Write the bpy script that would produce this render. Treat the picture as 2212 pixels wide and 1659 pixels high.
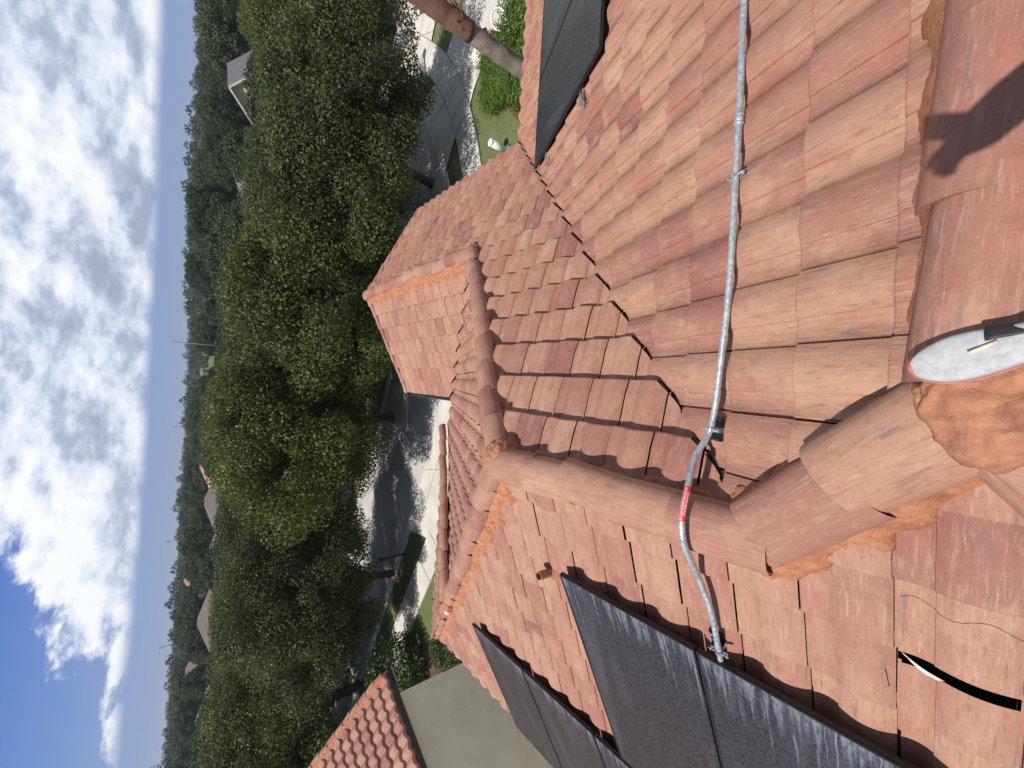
import bpy, bmesh, math, random
import numpy as np
from mathutils import Vector, Matrix, noise as mnoise
R_ = math.radians
random.seed(7)
for o in list(bpy.data.objects):
    bpy.data.objects.remove(o)
S = bpy.context.scene
COL = S.collection

# ------------------------------------------------------------------ camera
CAM = Vector((0, 0, 1.6))
FPX, PITCH, ROLL, YAW = 856.6, R_(39.26), R_(3.27), R_(-0.047)
Fv = Vector((math.sin(YAW)*math.cos(PITCH), math.cos(YAW)*math.cos(PITCH), -math.sin(PITCH)))
Rv = Vector((math.cos(YAW), -math.sin(YAW), 0)); Uv = Rv.cross(Fv)
R2 = Rv*math.cos(ROLL) + Uv*math.sin(ROLL); U2 = Uv*math.cos(ROLL) - Rv*math.sin(ROLL)
cd = bpy.data.cameras.new('camera'); cam = bpy.data.objects.new('camera', cd); COL.objects.link(cam)
m3 = Matrix((-U2, R2, -Fv)).transposed()
cam.matrix_world = Matrix.Translation(CAM) @ m3.to_4x4()
cd.sensor_width = 36; cd.lens = FPX/2212*36; cd.clip_start = 0.01; cd.clip_end = 20000
S.camera = cam

# ------------------------------------------------------------------ light
TS = Vector((-0.48, -0.10, 1.0)).normalized()
sl = bpy.data.lights.new('sun', 'SUN'); sl.energy = 4.8; sl.angle = R_(0.53); sl.color = (1, .955, .89)
so = bpy.data.objects.new('sun', sl); COL.objects.link(so); so.location = (-20, -5, 40)
so.rotation_euler = TS.to_track_quat('Z', 'Y').to_euler()
S.view_settings.view_transform = 'Standard'; S.view_settings.look = 'None'
S.view_settings.exposure = 0.0; S.view_settings.gamma = 1.0
S.cycles.max_bounces = 6; S.cycles.transparent_max_bounces = 8

# ---- node helper
class NT:
    def __init__(s, tree): s.t = tree; s.n = tree.nodes; s.l = tree.links
    def N(s, typ, **k):
        nd = s.n.new(typ)
        for a, v in k.items():
            if a.startswith('_'): nd.inputs[a[1:].replace('_', ' ')].default_value = v
            else: setattr(nd, a, v)
        return nd
    def con(s, a, b): s.l.new(a, b)
    def sock(s, v, inp):
        if hasattr(v, 'links') or hasattr(v, 'is_linked'): s.l.new(v, inp)
        else: inp.default_value = v
    def math(s, op, a, b=0.0, c=None, clamp=False):
        nd = s.n.new('ShaderNodeMath'); nd.operation = op; nd.use_clamp = clamp
        s.sock(a, nd.inputs[0]); s.sock(b, nd.inputs[1])
        if c is not None: s.sock(c, nd.inputs[2])
        return nd.outputs[0]
    def vmath(s, op, a, b=(0, 0, 0)):
        nd = s.n.new('ShaderNodeVectorMath'); nd.operation = op
        s.sock(a, nd.inputs[0]); s.sock(b, nd.inputs[1]); return nd.outputs[0]
    def mix(s, f, a, b, blend='MIX'):
        nd = s.n.new('ShaderNodeMix'); nd.data_type = 'RGBA'; nd.blend_type = blend; nd.clamp_factor = True
        s.sock(f, nd.inputs[0]); s.sock(a, nd.inputs[6]); s.sock(b, nd.inputs[7]); return nd.outputs[2]
    def noise(s, vec, scale, detail=3, rough=.5, dist=0.0, out=0):
        nd = s.n.new('ShaderNodeTexNoise'); nd.inputs['Scale'].default_value = scale
        nd.inputs['Detail'].default_value = detail; nd.inputs['Roughness'].default_value = rough
        nd.inputs['Distortion'].default_value = dist
        if vec is not None: s.l.new(vec, nd.inputs['Vector'])
        return nd.outputs[out]
    def ramp(s, f, pts, interp='LINEAR'):
        nd = s.n.new('ShaderNodeValToRGB'); s.l.new(f, nd.inputs[0]); cr = nd.color_ramp; cr.interpolation = interp
        while len(cr.elements) < len(pts): cr.elements.new(.5)
        for e, (p, c) in zip(cr.elements, pts):
            e.position = p; e.color = (c, c, c, 1) if isinstance(c, (int, float)) else (*c, 1)
        return nd.outputs[0]
    def step(s, f, lo, hi, a=0.0, b=1.0):
        nd = s.n.new('ShaderNodeMapRange'); nd.interpolation_type = 'SMOOTHSTEP'
        s.sock(f, nd.inputs[0]); nd.inputs[1].default_value = lo; nd.inputs[2].default_value = hi
        nd.inputs[3].default_value = a; nd.inputs[4].default_value = b; return nd.outputs[0]
    def comb(s, x, y, z):
        nd = s.n.new('ShaderNodeCombineXYZ'); s.sock(x, nd.inputs[0]); s.sock(y, nd.inputs[1]); s.sock(z, nd.inputs[2]); return nd.outputs[0]
    def sep(s, v):
        nd = s.n.new('ShaderNodeSeparateXYZ'); s.l.new(v, nd.inputs[0]); return nd.outputs

# ------------------------------------------------------------------ sky
W = bpy.data.worlds.new('World'); S.world = W; W.use_nodes = True
w = NT(W.node_tree); w.n.clear()
out = w.N('ShaderNodeOutputWorld'); bg = w.N('ShaderNodeBackground')
sky = w.N('ShaderNodeTexSky'); sky.sky_type = 'NISHITA'; sky.sun_disc = False
sky.sun_elevation = math.asin(TS.z); sky.sun_rotation = math.atan2(TS.x, TS.y)
sky.air_density = 1.0; sky.dust_density = 0.6; sky.ozone_density = 2.0; sky.altitude = 0
bg.inputs['Strength'].default_value = 0.084
tc = w.N('ShaderNodeTexCoord'); D = w.vmath('NORMALIZE', tc.outputs['Generated'])
dx, dy, dz = w.sep(D)
az = w.math('ARCTAN2', dx, dy)
el = w.math('ARCSINE', dz)
# clouds: puffy fields, wide rather than tall, with flat grey undersides
P = w.comb(w.math('MULTIPLY', az, 1.0), w.math('MULTIPLY', el, 1.9), w.math('MULTIPLY', dx, 0.0))
big = w.noise(P, 3.6, 2, .5, .0)
det = w.noise(P, 8.5, 10, .58, .1)
fine = w.noise(P, 26.0, 6, .6, .3)
dens = w.math('ADD', w.math('MULTIPLY', big, .75), w.math('ADD', w.math('MULTIPLY', det, .42), w.math('MULTIPLY', fine, .14)))
azb = w.step(az, -.56, -.08, -.12, .34)
elb = w.step(el, .10, .26, .02, -.05)
dens = w.math('ADD', dens, w.math('ADD', azb, elb))
mask = w.step(dens, .60, .665)
# streaky sheet under the cumulus on the right, clear hazy strip above the horizon
base = w.step(w.math('ADD', el, w.math('MULTIPLY', w.noise(P, 5, 4, .5), .018)), .058, .078)
mask = w.math('MULTIPLY', w.math('MULTIPLY', mask, base), w.step(el, .62, .36, .12, 1.0))
P2 = w.comb(w.math('MULTIPLY', az, 2.0), w.math('MULTIPLY', el, 42.0), 3.0)
streak = w.math('MULTIPLY', w.step(w.noise(P2, 1.0, 4, .5), .5, .72), w.step(el, .045, .075))
streak = w.math('MULTIPLY', streak, w.step(el, .11, .07))
P3 = w.vmath('ADD', P, (-.012, .030, 0))
detb = w.noise(P3, 8.5, 10, .58, .1); bigb = w.noise(P3, 3.6, 2, .5)
lit = w.math('SUBTRACT', w.math('ADD', w.math('MULTIPLY', det, .9), w.math('MULTIPLY', big, 1.6)), w.math('ADD', w.math('MULTIPLY', detb, .9), w.math('MULTIPLY', bigb, 1.6)))
lit = w.math('ADD', w.math('MULTIPLY', lit, 3.6), w.math('ADD', .70, w.math('MULTIPLY', w.math('SUBTRACT', fine, .5), .7)))
thick = w.step(dens, .80, 1.20)
lit = w.math('SUBTRACT', lit, w.math('MULTIPLY', thick, .42))
ccol = w.ramp(lit, [(0, (4.6, 5.2, 6.9)), (.30, (6.2, 7.0, 8.9)), (.58, (9.2, 10.0, 11.4)), (1, (12.3, 12.5, 12.7))])
tint = w.ramp(w.math('MULTIPLY', el, 2.0, clamp=True), [(0, (3.2, 4.5, 7.2)), (.10, (2.9, 4.2, 7.7)), (.40, (1.1, 2.5, 7.4)), (.70, (1.6, 2.2, 3.6)), (1, (1.5, 1.9, 2.9))])
skyc = w.mix(.86, sky.outputs[0], tint)
skyc = w.mix(w.math('MULTIPLY', streak, .55), skyc, (5.6, 6.3, 7.9, 1))
fin = w.mix(w.math('MULTIPLY', mask, .96), skyc, ccol)
w.con(fin, bg.inputs['Color']); w.con(bg.outputs[0], out.inputs[0])

# ------------------------------------------------------------------ materials
MATS = {}
def newmat(name):
    m = bpy.data.materials.new(name); m.use_nodes = True; t = NT(m.node_tree)
    b = m.node_tree.nodes['Principled BSDF']; MATS[name] = m
    return m, t, b
def simple(name, c1, c2=None, scale=20, rough=.7, metal=0, bump=0.0, bscale=None, detail=4, spec=.5):
    m, t, b = newmat(name); co = t.N('ShaderNodeTexCoord').outputs['Object']
    c2 = c2 or tuple(x*.75 for x in c1)
    n = t.noise(co, scale, detail, .6)
    t.con(t.mix(t.step(n, .3, .7), (*c2, 1), (*c1, 1)), b.inputs['Base Color'])
    b.inputs['Roughness'].default_value = rough; b.inputs['Metallic'].default_value = metal
    b.inputs['Specular IOR Level'].default_value = spec
    if bump:
        bn = t.N('ShaderNodeBump'); bn.inputs['Strength'].default_value = bump; bn.inputs['Distance'].default_value = .01
        t.con(t.noise(co, bscale or scale*3, 5, .6), bn.inputs['Height']); t.con(bn.outputs[0], b.inputs['Normal'])
    return m

def tile_material(name, shift=0.0):
    m, t, b = newmat(name)
    at = t.N('ShaderNodeAttribute'); at.attribute_name = 'tcol'
    r1, r2, u = t.sep(at.outputs['Color']); v = at.outputs['Alpha']
    obj = t.N('ShaderNodeTexCoord').outputs['Object']
    base = t.ramp(t.math('ADD', t.math('ADD', t.math('MULTIPLY', r1, .70), t.math('MULTIPLY', t.math('SUBTRACT', t.noise(obj, 1.7, 4, .6), .5), .55)), shift+.08), [(0, (.455, .262, .176)), (.22, (.415, .222, .150)), (.50, (.375, .184, .130)), (.68, (.32, .138, .108)),
                       (.80, (.225, .083, .077)), (.88, (.41, .245, .170)), (1, (.38, .265, .205))])
    # long streaks running down the slope, different on each tile
    off = t.math('MULTIPLY', r2, 57.0)
    sv = t.comb(t.math('MULTIPLY', u, 8.0), t.math('ADD', t.math('MULTIPLY', v, 1.7), off), off)
    s1 = t.noise(sv, 1.0, 5, .62, .35)
    sv2 = t.comb(t.math('MULTIPLY', u, 22.0), t.math('ADD', t.math('MULTIPLY', v, 2.6), off), t.math('ADD', off, 9.0))
    s2 = t.noise(sv2, 1.0, 4, .6, .3)
    light = t.step(s1, .52, .68); c = t.mix(t.math('MULTIPLY', light, .38), base, (.50, .32, .235, 1))
    red = t.step(s1, .47, .33); c = t.mix(t.math('MULTIPLY', red, .50), c, (.37, .135, .105, 1))
    # greyish brushed patches on some tiles
    gsel = t.step(t.noise(t.comb(off, 0.0, 4.0), 1.0, 0), .50, .60)
    g = t.math('MULTIPLY', t.step(s2, .54, .70), gsel)
    c = t.mix(t.math('MULTIPLY', g, .55), c, (.47, .37, .31, 1))
    dsel = t.step(t.noise(sv2, .55, 3, .7), .60, .69)
    c = t.mix(t.math('MULTIPLY', dsel, .7), c, (.17, .135, .13, 1))
    sv3 = t.comb(t.math('MULTIPLY', u, 34.0), t.math('ADD', t.math('MULTIPLY', v, 5.0), off), t.math('ADD', off, 21.0))
    s3 = t.noise(sv3, 1.0, 4, .65, .4)
    c = t.mix(t.step(s3, .55, .68, 0, .50), c, (.21, .105, .090, 1)); c = t.mix(t.step(s3, .44, .32, 0, .42), c, (.54, .35, .26, 1))
    # weathering over the roof and fine grain
    wn = t.noise(obj, 1.1, 5, .6)
    c = t.mix(t.step(wn, .35, .7, 0, .28), c, (.40, .225, .165, 1))
    gr = t.noise(obj, 190, 2, .8)
    c = t.mix(t.step(gr, .60, .74, 0, .45), c, (.62, .42, .32, 1))
    c = t.mix(t.step(gr, .42, .30, 0, .45), c, (.17, .08, .065, 1))
    g2 = t.noise(obj, 26, 6, .8)
    c = t.mix(t.step(g2, .53, .68, 0, .50), c, (.25, .115, .09, 1))
    c = t.mix(t.step(g2, .45, .32, 0, .35), c, (.52, .31, .22, 1))
    g3 = t.noise(obj, 2.6, 6, .65)
    c = t.mix(t.step(g3, .50, .66, 0, .42), c, (.34, .135, .10, 1))
    c = t.mix(t.step(g3, .46, .34, 0, .35), c, (.53, .33, .235, 1))
    t.con(c, b.inputs['Base Color'])
    b.inputs['Roughness'].default_value = .72; b.inputs['Specular IOR Level'].default_value = .3
    bn = t.N('ShaderNodeBump'); bn.inputs['Strength'].default_value = .35; bn.inputs['Distance'].default_value = .004
    t.con(t.math('ADD', t.noise(obj, 120, 5, .7), t.math('MULTIPLY', s2, .8)), bn.inputs['Height']); t.con(bn.outputs[0], b.inputs['Normal'])
    return m
M_TILE = tile_material('concrete_tile')
M_TILE2 = tile_material('concrete_tile_neighbour', .06)

m, t, b = newmat('mortar'); co = t.N('ShaderNodeTexCoord').outputs['Object']
n1 = t.noise(co, 14, 6, .6, .4); n2 = t.noise(co, 60, 4, .7)
c = t.ramp(n1, [(0, (.22, .095, .06)), (.40, (.38, .155, .08)), (.55, (.50, .215, .112)), (.75, (.56, .28, .16))])
c = t.mix(t.step(n2, .56, .70, 0, .6), c, (.27, .12, .075, 1)); c = t.mix(t.step(t.noise(co, 160, 3, .8), .55, .7, 0, .5), c, (.66, .40, .26, 1))
t.con(c, b.inputs['Base Color']); b.inputs['Roughness'].default_value = .85; b.inputs['Specular IOR Level'].default_value = .2
bn = t.N('ShaderNodeBump'); bn.inputs['Strength'].default_value = 1.0; bn.inputs['Distance'].default_value = .010
t.con(t.noise(co, 55, 8, .7, .4), bn.inputs['Height']); t.con(bn.outputs[0], b.inputs['Normal'])
M_MORTAR = m
m, t, b = newmat('resin_mortar'); co = t.N('ShaderNodeTexCoord').outputs['Object']
n1 = t.noise(co, 9, 6, .6, .8)
c = t.ramp(n1, [(.25, (.24, .105, .07)), (.48, (.42, .185, .105)), (.7, (.54, .26, .145))])
t.con(c, b.inputs['Base Color']); b.inputs['Roughness'].default_value = .5; b.inputs['Specular IOR Level'].default_value = .3
bn = t.N('ShaderNodeBump'); bn.inputs['Strength'].default_value = .6; bn.inputs['Distance'].default_value = .016
t.con(t.noise(co, 34, 6, .65, .8), bn.inputs['Height']); t.con(bn.outputs[0], b.inputs['Normal'])
M_RESIN = m

M_FELT = simple('roof_felt', (.035, .028, .026), (.02, .016, .015), 30, .9)
M_FLASH = simple('valley_metal', (.10, .085, .08), (.05, .042, .04), 12, .45, .6)
m, t, b = newmat('stucco'); co = t.N('ShaderNodeTexCoord').outputs['Object']; sx_, sy_, sz_ = t.sep(co)
c = t.mix(t.step(t.noise(co, 2.2, 7, .65), .3, .7), (.77, .705, .60, 1), (.86, .79, .675, 1))
c = t.mix(t.step(t.noise(t.comb(t.math('MULTIPLY', sx_, 5.0), t.math('MULTIPLY', sy_, 5.0), t.math('MULTIPLY', sz_, .7)), 1.0, 5, .65), .58, .75, 0, .35), c, (.60, .54, .45, 1))
t.con(c, b.inputs['Base Color']); b.inputs['Roughness'].default_value = .92
bn = t.N('ShaderNodeBump'); bn.inputs['Strength'].default_value = .5; bn.inputs['Distance'].default_value = .01
t.con(t.noise(co, 110, 4, .7), bn.inputs['Height']); t.con(bn.outputs[0], b.inputs['Normal'])
M_STUCCO = m
M_STUCCO2 = simple('stucco_cream', (.74, .60, .40), (.66, .53, .35), 2, .9)
M_SOFFIT = simple('dark_fascia', (.05, .042, .036), (.035, .03, .028), 9, .6)
M_BLACKMET = simple('black_metal', (.022, .022, .024), (.03, .03, .033), 30, .38, .3)
M_ALU = simple('aluminium', (.80, .81, .83), (.66, .67, .70), 25, .28, .9)
m, t, b = newmat('concrete_pavement'); co = t.N('ShaderNodeTexCoord').outputs['Object']
c = t.mix(t.step(t.noise(co, .8, 8, .65), .3, .7), (.50, .475, .42, 1), (.68, .65, .58, 1))
c = t.mix(t.step(t.noise(co, 3.2, 8, .75), .56, .72, 0, .55), c, (.33, .31, .27, 1)); c = t.mix(t.step(t.noise(co, 30, 4, .8), .5, .7, 0, .25), c, (.36, .34, .3, 1))
t.con(c, b.inputs['Base Color']); b.inputs['Roughness'].default_value = .88
M_CONC = m
M_KERB = simple('concrete_kerb', (.66, .64, .59), (.50, .48, .44), 2.5, .85)
M_JOINT = simple('joint_filler', (.22, .20, .18), None, 5, .9)
m, t, b = newmat('asphalt'); co = t.N('ShaderNodeTexCoord').outputs['Object']
c = t.mix(t.step(t.noise(co, .5, 7, .65), .3, .7), (.40, .39, .375, 1), (.52, .505, .485, 1))
c = t.mix(t.step(t.noise(co, 2.2, 8, .75), .58, .7, 0, .5), c, (.28, .27, .26, 1)); c = t.mix(t.step(t.noise(co, 60, 3, .8), .5, .65, 0, .3), c, (.60, .58, .55, 1))
t.con(c, b.inputs['Base Color']); b.inputs['Roughness'].default_value = .88
M_ROAD = m
M_MULCH = simple('bark_mulch', (.16, .085, .05), (.05, .03, .02), 14, .95, bump=.8, bscale=30)
M_BARK = simple('oak_bark', (.115, .085, .065), (.045, .035, .028), 9, .95, bump=.9, bscale=22)
M_PALMB = simple('palm_bark_grey', (.34, .30, .26), (.20, .17, .145), 8, .95, bump=.7, bscale=26)
M_PALMF = simple('palm_fibre_rust', (.24, .125, .08), (.15, .10, .075), 18, .95, bump=1.0, bscale=40)
M_WHITE = simple('white_plastic', (.80, .82, .80), (.72, .74, .72), 12, .45)
M_GREENPL = simple('green_plastic', (.10, .22, .17), None, 12, .5)
M_RED = simple('red_label', (.72, .025, .045), (.66, .02, .035), 40, .45)
M_LETTER = simple('white_ink', (.86, .84, .84), (.78, .76, .77), 40, .5)
M_PEACH = simple('pale_mortar_sunlit_edge', (.78, .70, .66), (.62, .50, .45), 25, .8, bump=.5)
M_GREYPOST = simple('lamp_post_paint', (.23, .22, .20), (.17, .165, .15), 8, .6)
M_TAN = simple('vent_paint', (.42, .22, .135), (.34, .17, .105), 26, .6)
M_PHONE = simple('phone_case', (.02, .02, .022), None, 30, .4)
M_SKIN = simple('skin', (.55, .33, .24), (.50, .29, .20), 20, .55)
M_JEANS = simple('denim', (.035, .05, .09), (.025, .035, .06), 60, .9)
M_SHIRT = simple('shirt', (.06, .065, .075), None, 30, .9)
M_HAIR = simple('hair', (.03, .02, .015), None, 60, .6)
M_GLASSW = simple('window_glass', (.03, .04, .05), None, 5, .1)
M_BROWNSH = simple('shingle_brown', (.17, .14, .125), (.12, .10, .09), 2.5, .9, detail=6)
M_GREYSH = simple('shingle_grey', (.20, .195, .20), (.15, .145, .15), 2.5, .9, detail=6)
M_TERR = simple('roof_terracotta_far', (.42, .24, .17), (.33, .18, .13), 2.5, .9, detail=6)
M_TRIM = simple('white_trim', (.74, .74, .72), None, 5, .6)

m, t, b = newmat('galvanised_steel'); co = t.N('ShaderNodeTexCoord').outputs['Object']
vo = t.N('ShaderNodeTexVoronoi'); vo.inputs['Scale'].default_value = 95; t.con(co, vo.inputs['Vector'])
vr = t.sep(vo.outputs['Color'])[0]
n = t.noise(co, 50, 4, .7)
t.con(t.mix(t.math('ADD', t.math('MULTIPLY', vr, .55), t.math('MULTIPLY', n, .45)), (.30, .33, .36, 1), (.66, .70, .74, 1)), b.inputs['Base Color'])
b.inputs['Metallic'].default_value = .55
t.con(t.math('ADD', .36, t.math('MULTIPLY', vr, .22)), b.inputs['Roughness'])
M_GALV = m

def glass_mat(name, drip, dust):
    m, t, b = newmat(name)
    uv = t.N('ShaderNodeUVMap').outputs[0]; u, v, _ = t.sep(uv)
    ob = t.N('ShaderNodeTexCoord').outputs['Object']; oi = t.N('ShaderNodeObjectInfo'); rn = t.math('MULTIPLY', oi.outputs['Random'], 40.0)
    # speckled dirt film
    sp = t.noise(ob, 70, 6, .85)
    film = t.noise(t.comb(t.math('MULTIPLY', u, 5.0), t.math('MULTIPLY', v, 2.0), rn), 1.0, 4, .6, .6)
    c = t.mix(t.math('MULTIPLY', t.step(sp, .40, .66), dust), (.012, .012, .015, 1), (.085, .087, .098, 1))
    c = t.mix(t.math('MULTIPLY', t.step(film, .45, .75), dust*.6), c, (.090, .093, .112, 1))
    # chalky run marks that start at the upper edge and trail down the glass
    a1 = t.comb(t.math('MULTIPLY', u, 26.0), t.math('MULTIPLY', v, .55), rn)
    d1 = t.noise(a1, 1.0, 3, .6, .25)
    reach = t.math('SUBTRACT', t.math('MULTIPLY', t.math('SUBTRACT', d1, .40), 1.0), t.math('MULTIPLY', v, 1.5))
    mist = t.math('MULTIPLY', t.step(reach, -.02, .14), t.step(t.noise(t.comb(t.math('MULTIPLY', u, 60.0), t.math('MULTIPLY', v, 30.0), rn), 1.0, 5, .7), .30, .62))
    a2 = t.comb(t.math('MULTIPLY', u, 70.0), t.math('MULTIPLY', v, 3.0), rn)
    d2 = t.noise(t.vmath('ADD', a2, t.comb(t.math('MULTIPLY', t.noise(t.comb(u, t.math('MULTIPLY', v, 25.0), 0.0), 1.0, 2), 2.0), 0.0, 0.0)), 1.0, 2, .5, .1)
    runs = t.math('MULTIPLY', t.step(d2, .60, .68), t.step(v, .30, .02))
    runs = t.math('MULTIPLY', runs, t.step(t.noise(t.comb(t.math('MULTIPLY', u, 9.0), 0.0, rn), 1.0, 2), .35, .6))
    k = t.math('MULTIPLY', t.math('MAXIMUM', t.math('MULTIPLY', mist, .40), t.math('MULTIPLY', runs, .55)), drip)
    c = t.mix(k, c, (.36, .38, .47, 1))
    t.con(c, b.inputs['Base Color'])
    t.con(t.math('ADD', .26, t.math('MULTIPLY', t.math('ADD', k, t.step(sp, .4, .7, 0, .3)), .6)), b.inputs['Roughness'])
    b.inputs['Specular IOR Level'].default_value = .35
    return m
M_GLASS_A = glass_mat('panel_glass_streaked', 1.0, .75)
M_GLASS_B = glass_mat('panel_glass_dusty', .08, .85)

def leaf_mat(name, c1, c2, c3, rough=.42, trans=.25):
    m, t, b = newmat(name)
    at = t.N('ShaderNodeAttribute'); at.attribute_name = 'tcol'
    r1, r2, _ = t.sep(at.outputs['Color'])
    c = t.ramp(r1, [(0, c2), (.5, c1), (.88, c3), (1, tuple(x*1.35 for x in c3))])
    c = t.mix(t.math('MULTIPLY', r2, .5), c, (*c2, 1))
    t.con(c, b.inputs['Base Color']); b.inputs['Roughness'].default_value = rough
    b.inputs['Specular IOR Level'].default_value = .32
    tr = t.N('ShaderNodeBsdfTranslucent'); t.con(c, tr.inputs['Color'])
    mx = t.N('ShaderNodeMixShader'); mx.inputs[0].default_value = trans
    o = [n for n in t.n if n.type == 'OUTPUT_MATERIAL'][0]
    t.con(b.outputs[0], mx.inputs[1]); t.con(tr.outputs[0], mx.inputs[2]); t.con(mx.outputs[0], o.inputs[0])
    return m
M_LEAF = leaf_mat('oak_leaves', (.105, .130, .034), (.034, .046, .014), (.185, .210, .058), .5, .36)
M_LEAFD = leaf_mat('oak_leaves_dark', (.088, .112, .036), (.030, .042, .016), (.155, .180, .062), .55, .33)
M_LEAFL = leaf_mat('oak_leaves_light', (.118, .145, .032), (.038, .052, .014), (.205, .230, .054), .5, .38)
M_LEAF2 = leaf_mat('tree_leaves_far', (.062, .086, .034), (.028, .044, .020), (.105, .130, .045), .6)
M_LEAF3 = leaf_mat('shrub_leaves', (.10, .17, .03), (.05, .09, .02), (.17, .25, .045), .45)
M_HEDGE = leaf_mat('dark_shrub_leaves', (.055, .095, .02), (.03, .055, .015), (.09, .14, .03), .4)

m, t, b = newmat('grass'); co = t.N('ShaderNodeTexCoord').outputs['Object']
n1 = t.noise(co, .35, 4, .6); n2 = t.noise(co, 6, 8, .8)
c = t.ramp(n1, [(.3, (.10, .135, .04)), (.5, (.135, .16, .055)), (.7, (.20, .20, .09))])
n3 = t.noise(co, 22, 5, .8)
c = t.mix(t.step(n2, .42, .62, 0, .7), c, (.06, .085, .025, 1)); c = t.mix(t.step(n3, .50, .66, 0, .6), c, (.24, .25, .12, 1)); c = t.mix(t.step(n3, .45, .34, 0, .6), c, (.04, .055, .02, 1))
t.con(c, b.inputs['Base Color']); b.inputs['Roughness'].default_value = .9
bn = t.N('ShaderNodeBump'); bn.inputs['Strength'].default_value = .8; bn.inputs['Distance'].default_value = .05
t.con(n2, bn.inputs['Height']); t.con(bn.outputs[0], b.inputs['Normal'])
M_GRASS = m

m, t, b = newmat('shoe_mesh'); co = t.N('ShaderNodeTexCoord').outputs['Object']
n1 = t.noise(co, 38, 8, .8); n2 = t.noise(co, 900, 2, .5)
c = t.ramp(n1, [(.3, (.34, .35, .36)), (.5, (.50, .505, .52)), (.75, (.66, .67, .69))])
t.con(t.mix(t.step(n2, .4, .6, 0, .25), c, (.2, .2, .21, 1)), b.inputs['Base Color']); b.inputs['Roughness'].default_value = .8
bn = t.N('ShaderNodeBump'); bn.inputs['Strength'].default_value = .5; bn.inputs['Distance'].default_value = .001
t.con(n2, bn.inputs['Height']); t.con(bn.outputs[0], b.inputs['Normal'])
M_SHOE = m
M_SHOEBLK = simple('shoe_black', (.03, .03, .033), None, 50, .6)
M_SOLE = simple('shoe_sole', (.42, .34, .29), (.34, .26, .22), 50, .7)
M_RAND = simple('shoe_rand_red', (.58, .16, .11), None, 50, .6)
M_LACE = simple('shoe_lace', (.78, .68, .55), (.66, .56, .44), 200, .7)

# ------------------------------------------------------------------ object helpers
def tag(o, label=None, cat=None, group=None, kind=None):
    if label: o['label'] = label
    if cat: o['category'] = cat
    if group: o['group'] = group
    if kind: o['kind'] = kind
    return o
def thing(name, label, cat, loc=(0, 0, 0), rz=0, group=None):
    o = bpy.data.objects.new(name, None); COL.objects.link(o); o.location = loc; o.rotation_euler = (0, 0, rz)
    o.empty_display_size = .2
    return tag(o, label, cat, group)
def mesh_obj(name, verts, faces, mat, parent=None, smooth=False, attr=None, uv=None):
    me = bpy.data.meshes.new(name); me.from_pydata(verts, [], faces); me.validate(clean_customdata=False)
    if attr is not None:
        a = me.attributes.new('tcol', 'FLOAT_COLOR', 'POINT'); a.data.foreach_set('color', np.array(attr, dtype=np.float32).ravel())
    if uv is not None:
        l = me.uv_layers.new(name='UVMap')
        for lp in me.loops: l.data[lp.index].uv = uv[lp.vertex_index]
    if mat is not None: me.materials.append(mat)
    if smooth: me.shade_smooth()
    o = bpy.data.objects.new(name, me); COL.objects.link(o)
    if parent is not None:
        o.parent = parent
    return o
def bm_obj(name, bm, mat, parent=None, smooth=False):
    me = bpy.data.meshes.new(name); bm.normal_update(); bm.to_mesh(me); bm.free()
    for mm in (mat if isinstance(mat, (list, tuple)) else [mat]): me.materials.append(mm)
    if smooth: me.shade_smooth()
    o = bpy.data.objects.new(name, me); COL.objects.link(o); o.parent = parent
    return o
def box(bm, c, s, rot=None, bev=0.0):
    r = bmesh.ops.create_cube(bm, size=1)
    M = Matrix.Translation(c) @ (rot.to_4x4() if rot is not None else Matrix.Identity(4)) @ Matrix.Diagonal((*s, 1))
    bmesh.ops.transform(bm, matrix=M, verts=r['verts'])
    if bev:
        es = list({e for v in r['verts'] for e in v.link_edges})
        bmesh.ops.bevel(bm, geom=es, offset=bev, segments=2, affect='EDGES')
def tube(bm, pts, rad, seg=12, cap=True, closed=False):
    pts = [Vector(p) for p in pts]; n = len(pts); rings = []
    rad = rad if isinstance(rad, (list, tuple)) else [rad]*n
    prev = None
    for i, p in enumerate(pts):
        a = pts[i-1] if i > 0 else p; c = pts[i+1] if i < n-1 else p
        d = (c-a).normalized()
        if prev is None:
            x = d.orthogonal().normalized()
        else:
            x = (prev - d*prev.dot(d)).normalized()
        prev = x; y = d.cross(x)
        rings.append([bm.verts.new(p + (x*math.cos(2*math.pi*k/seg) + y*math.sin(2*math.pi*k/seg))*rad[i]) for k in range(seg)])
    for a, c in zip(rings, rings[1:]):
        for k in range(seg):
            f = bm.faces.new((a[k], a[(k+1) % seg], c[(k+1) % seg], c[k])); f.smooth = True
    if cap:
        bm.faces.new(rings[0][::-1]); bm.faces.new(rings[-1])
def spline(pts, per=8):
    P = [Vector(p) for p in pts]; P = [2*P[0]-P[1]] + P + [2*P[-1]-P[-2]]; o = []
    for i in range(1, len(P)-2):
        a, b_, c, d = P[i-1:i+3]
        for k in range(per):
            t_ = k/per
            o.append(.5*((2*b_) + (c-a)*t_ + (2*a-5*b_+4*c-d)*t_*t_ + (3*b_-a-3*c+d)*t_**3))
    o.append(P[-2]); return o
def copy_tree(src, label=None, group=None):
    c = src.copy(); COL.objects.link(c)
    if label: c['label'] = label
    if group: c['group'] = group
    for ch in src.children:
        cc = ch.copy(); COL.objects.link(cc); cc.parent = c
        for g in ch.children:
            gg = g.copy(); COL.objects.link(gg); gg.parent = cc
    return c

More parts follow.
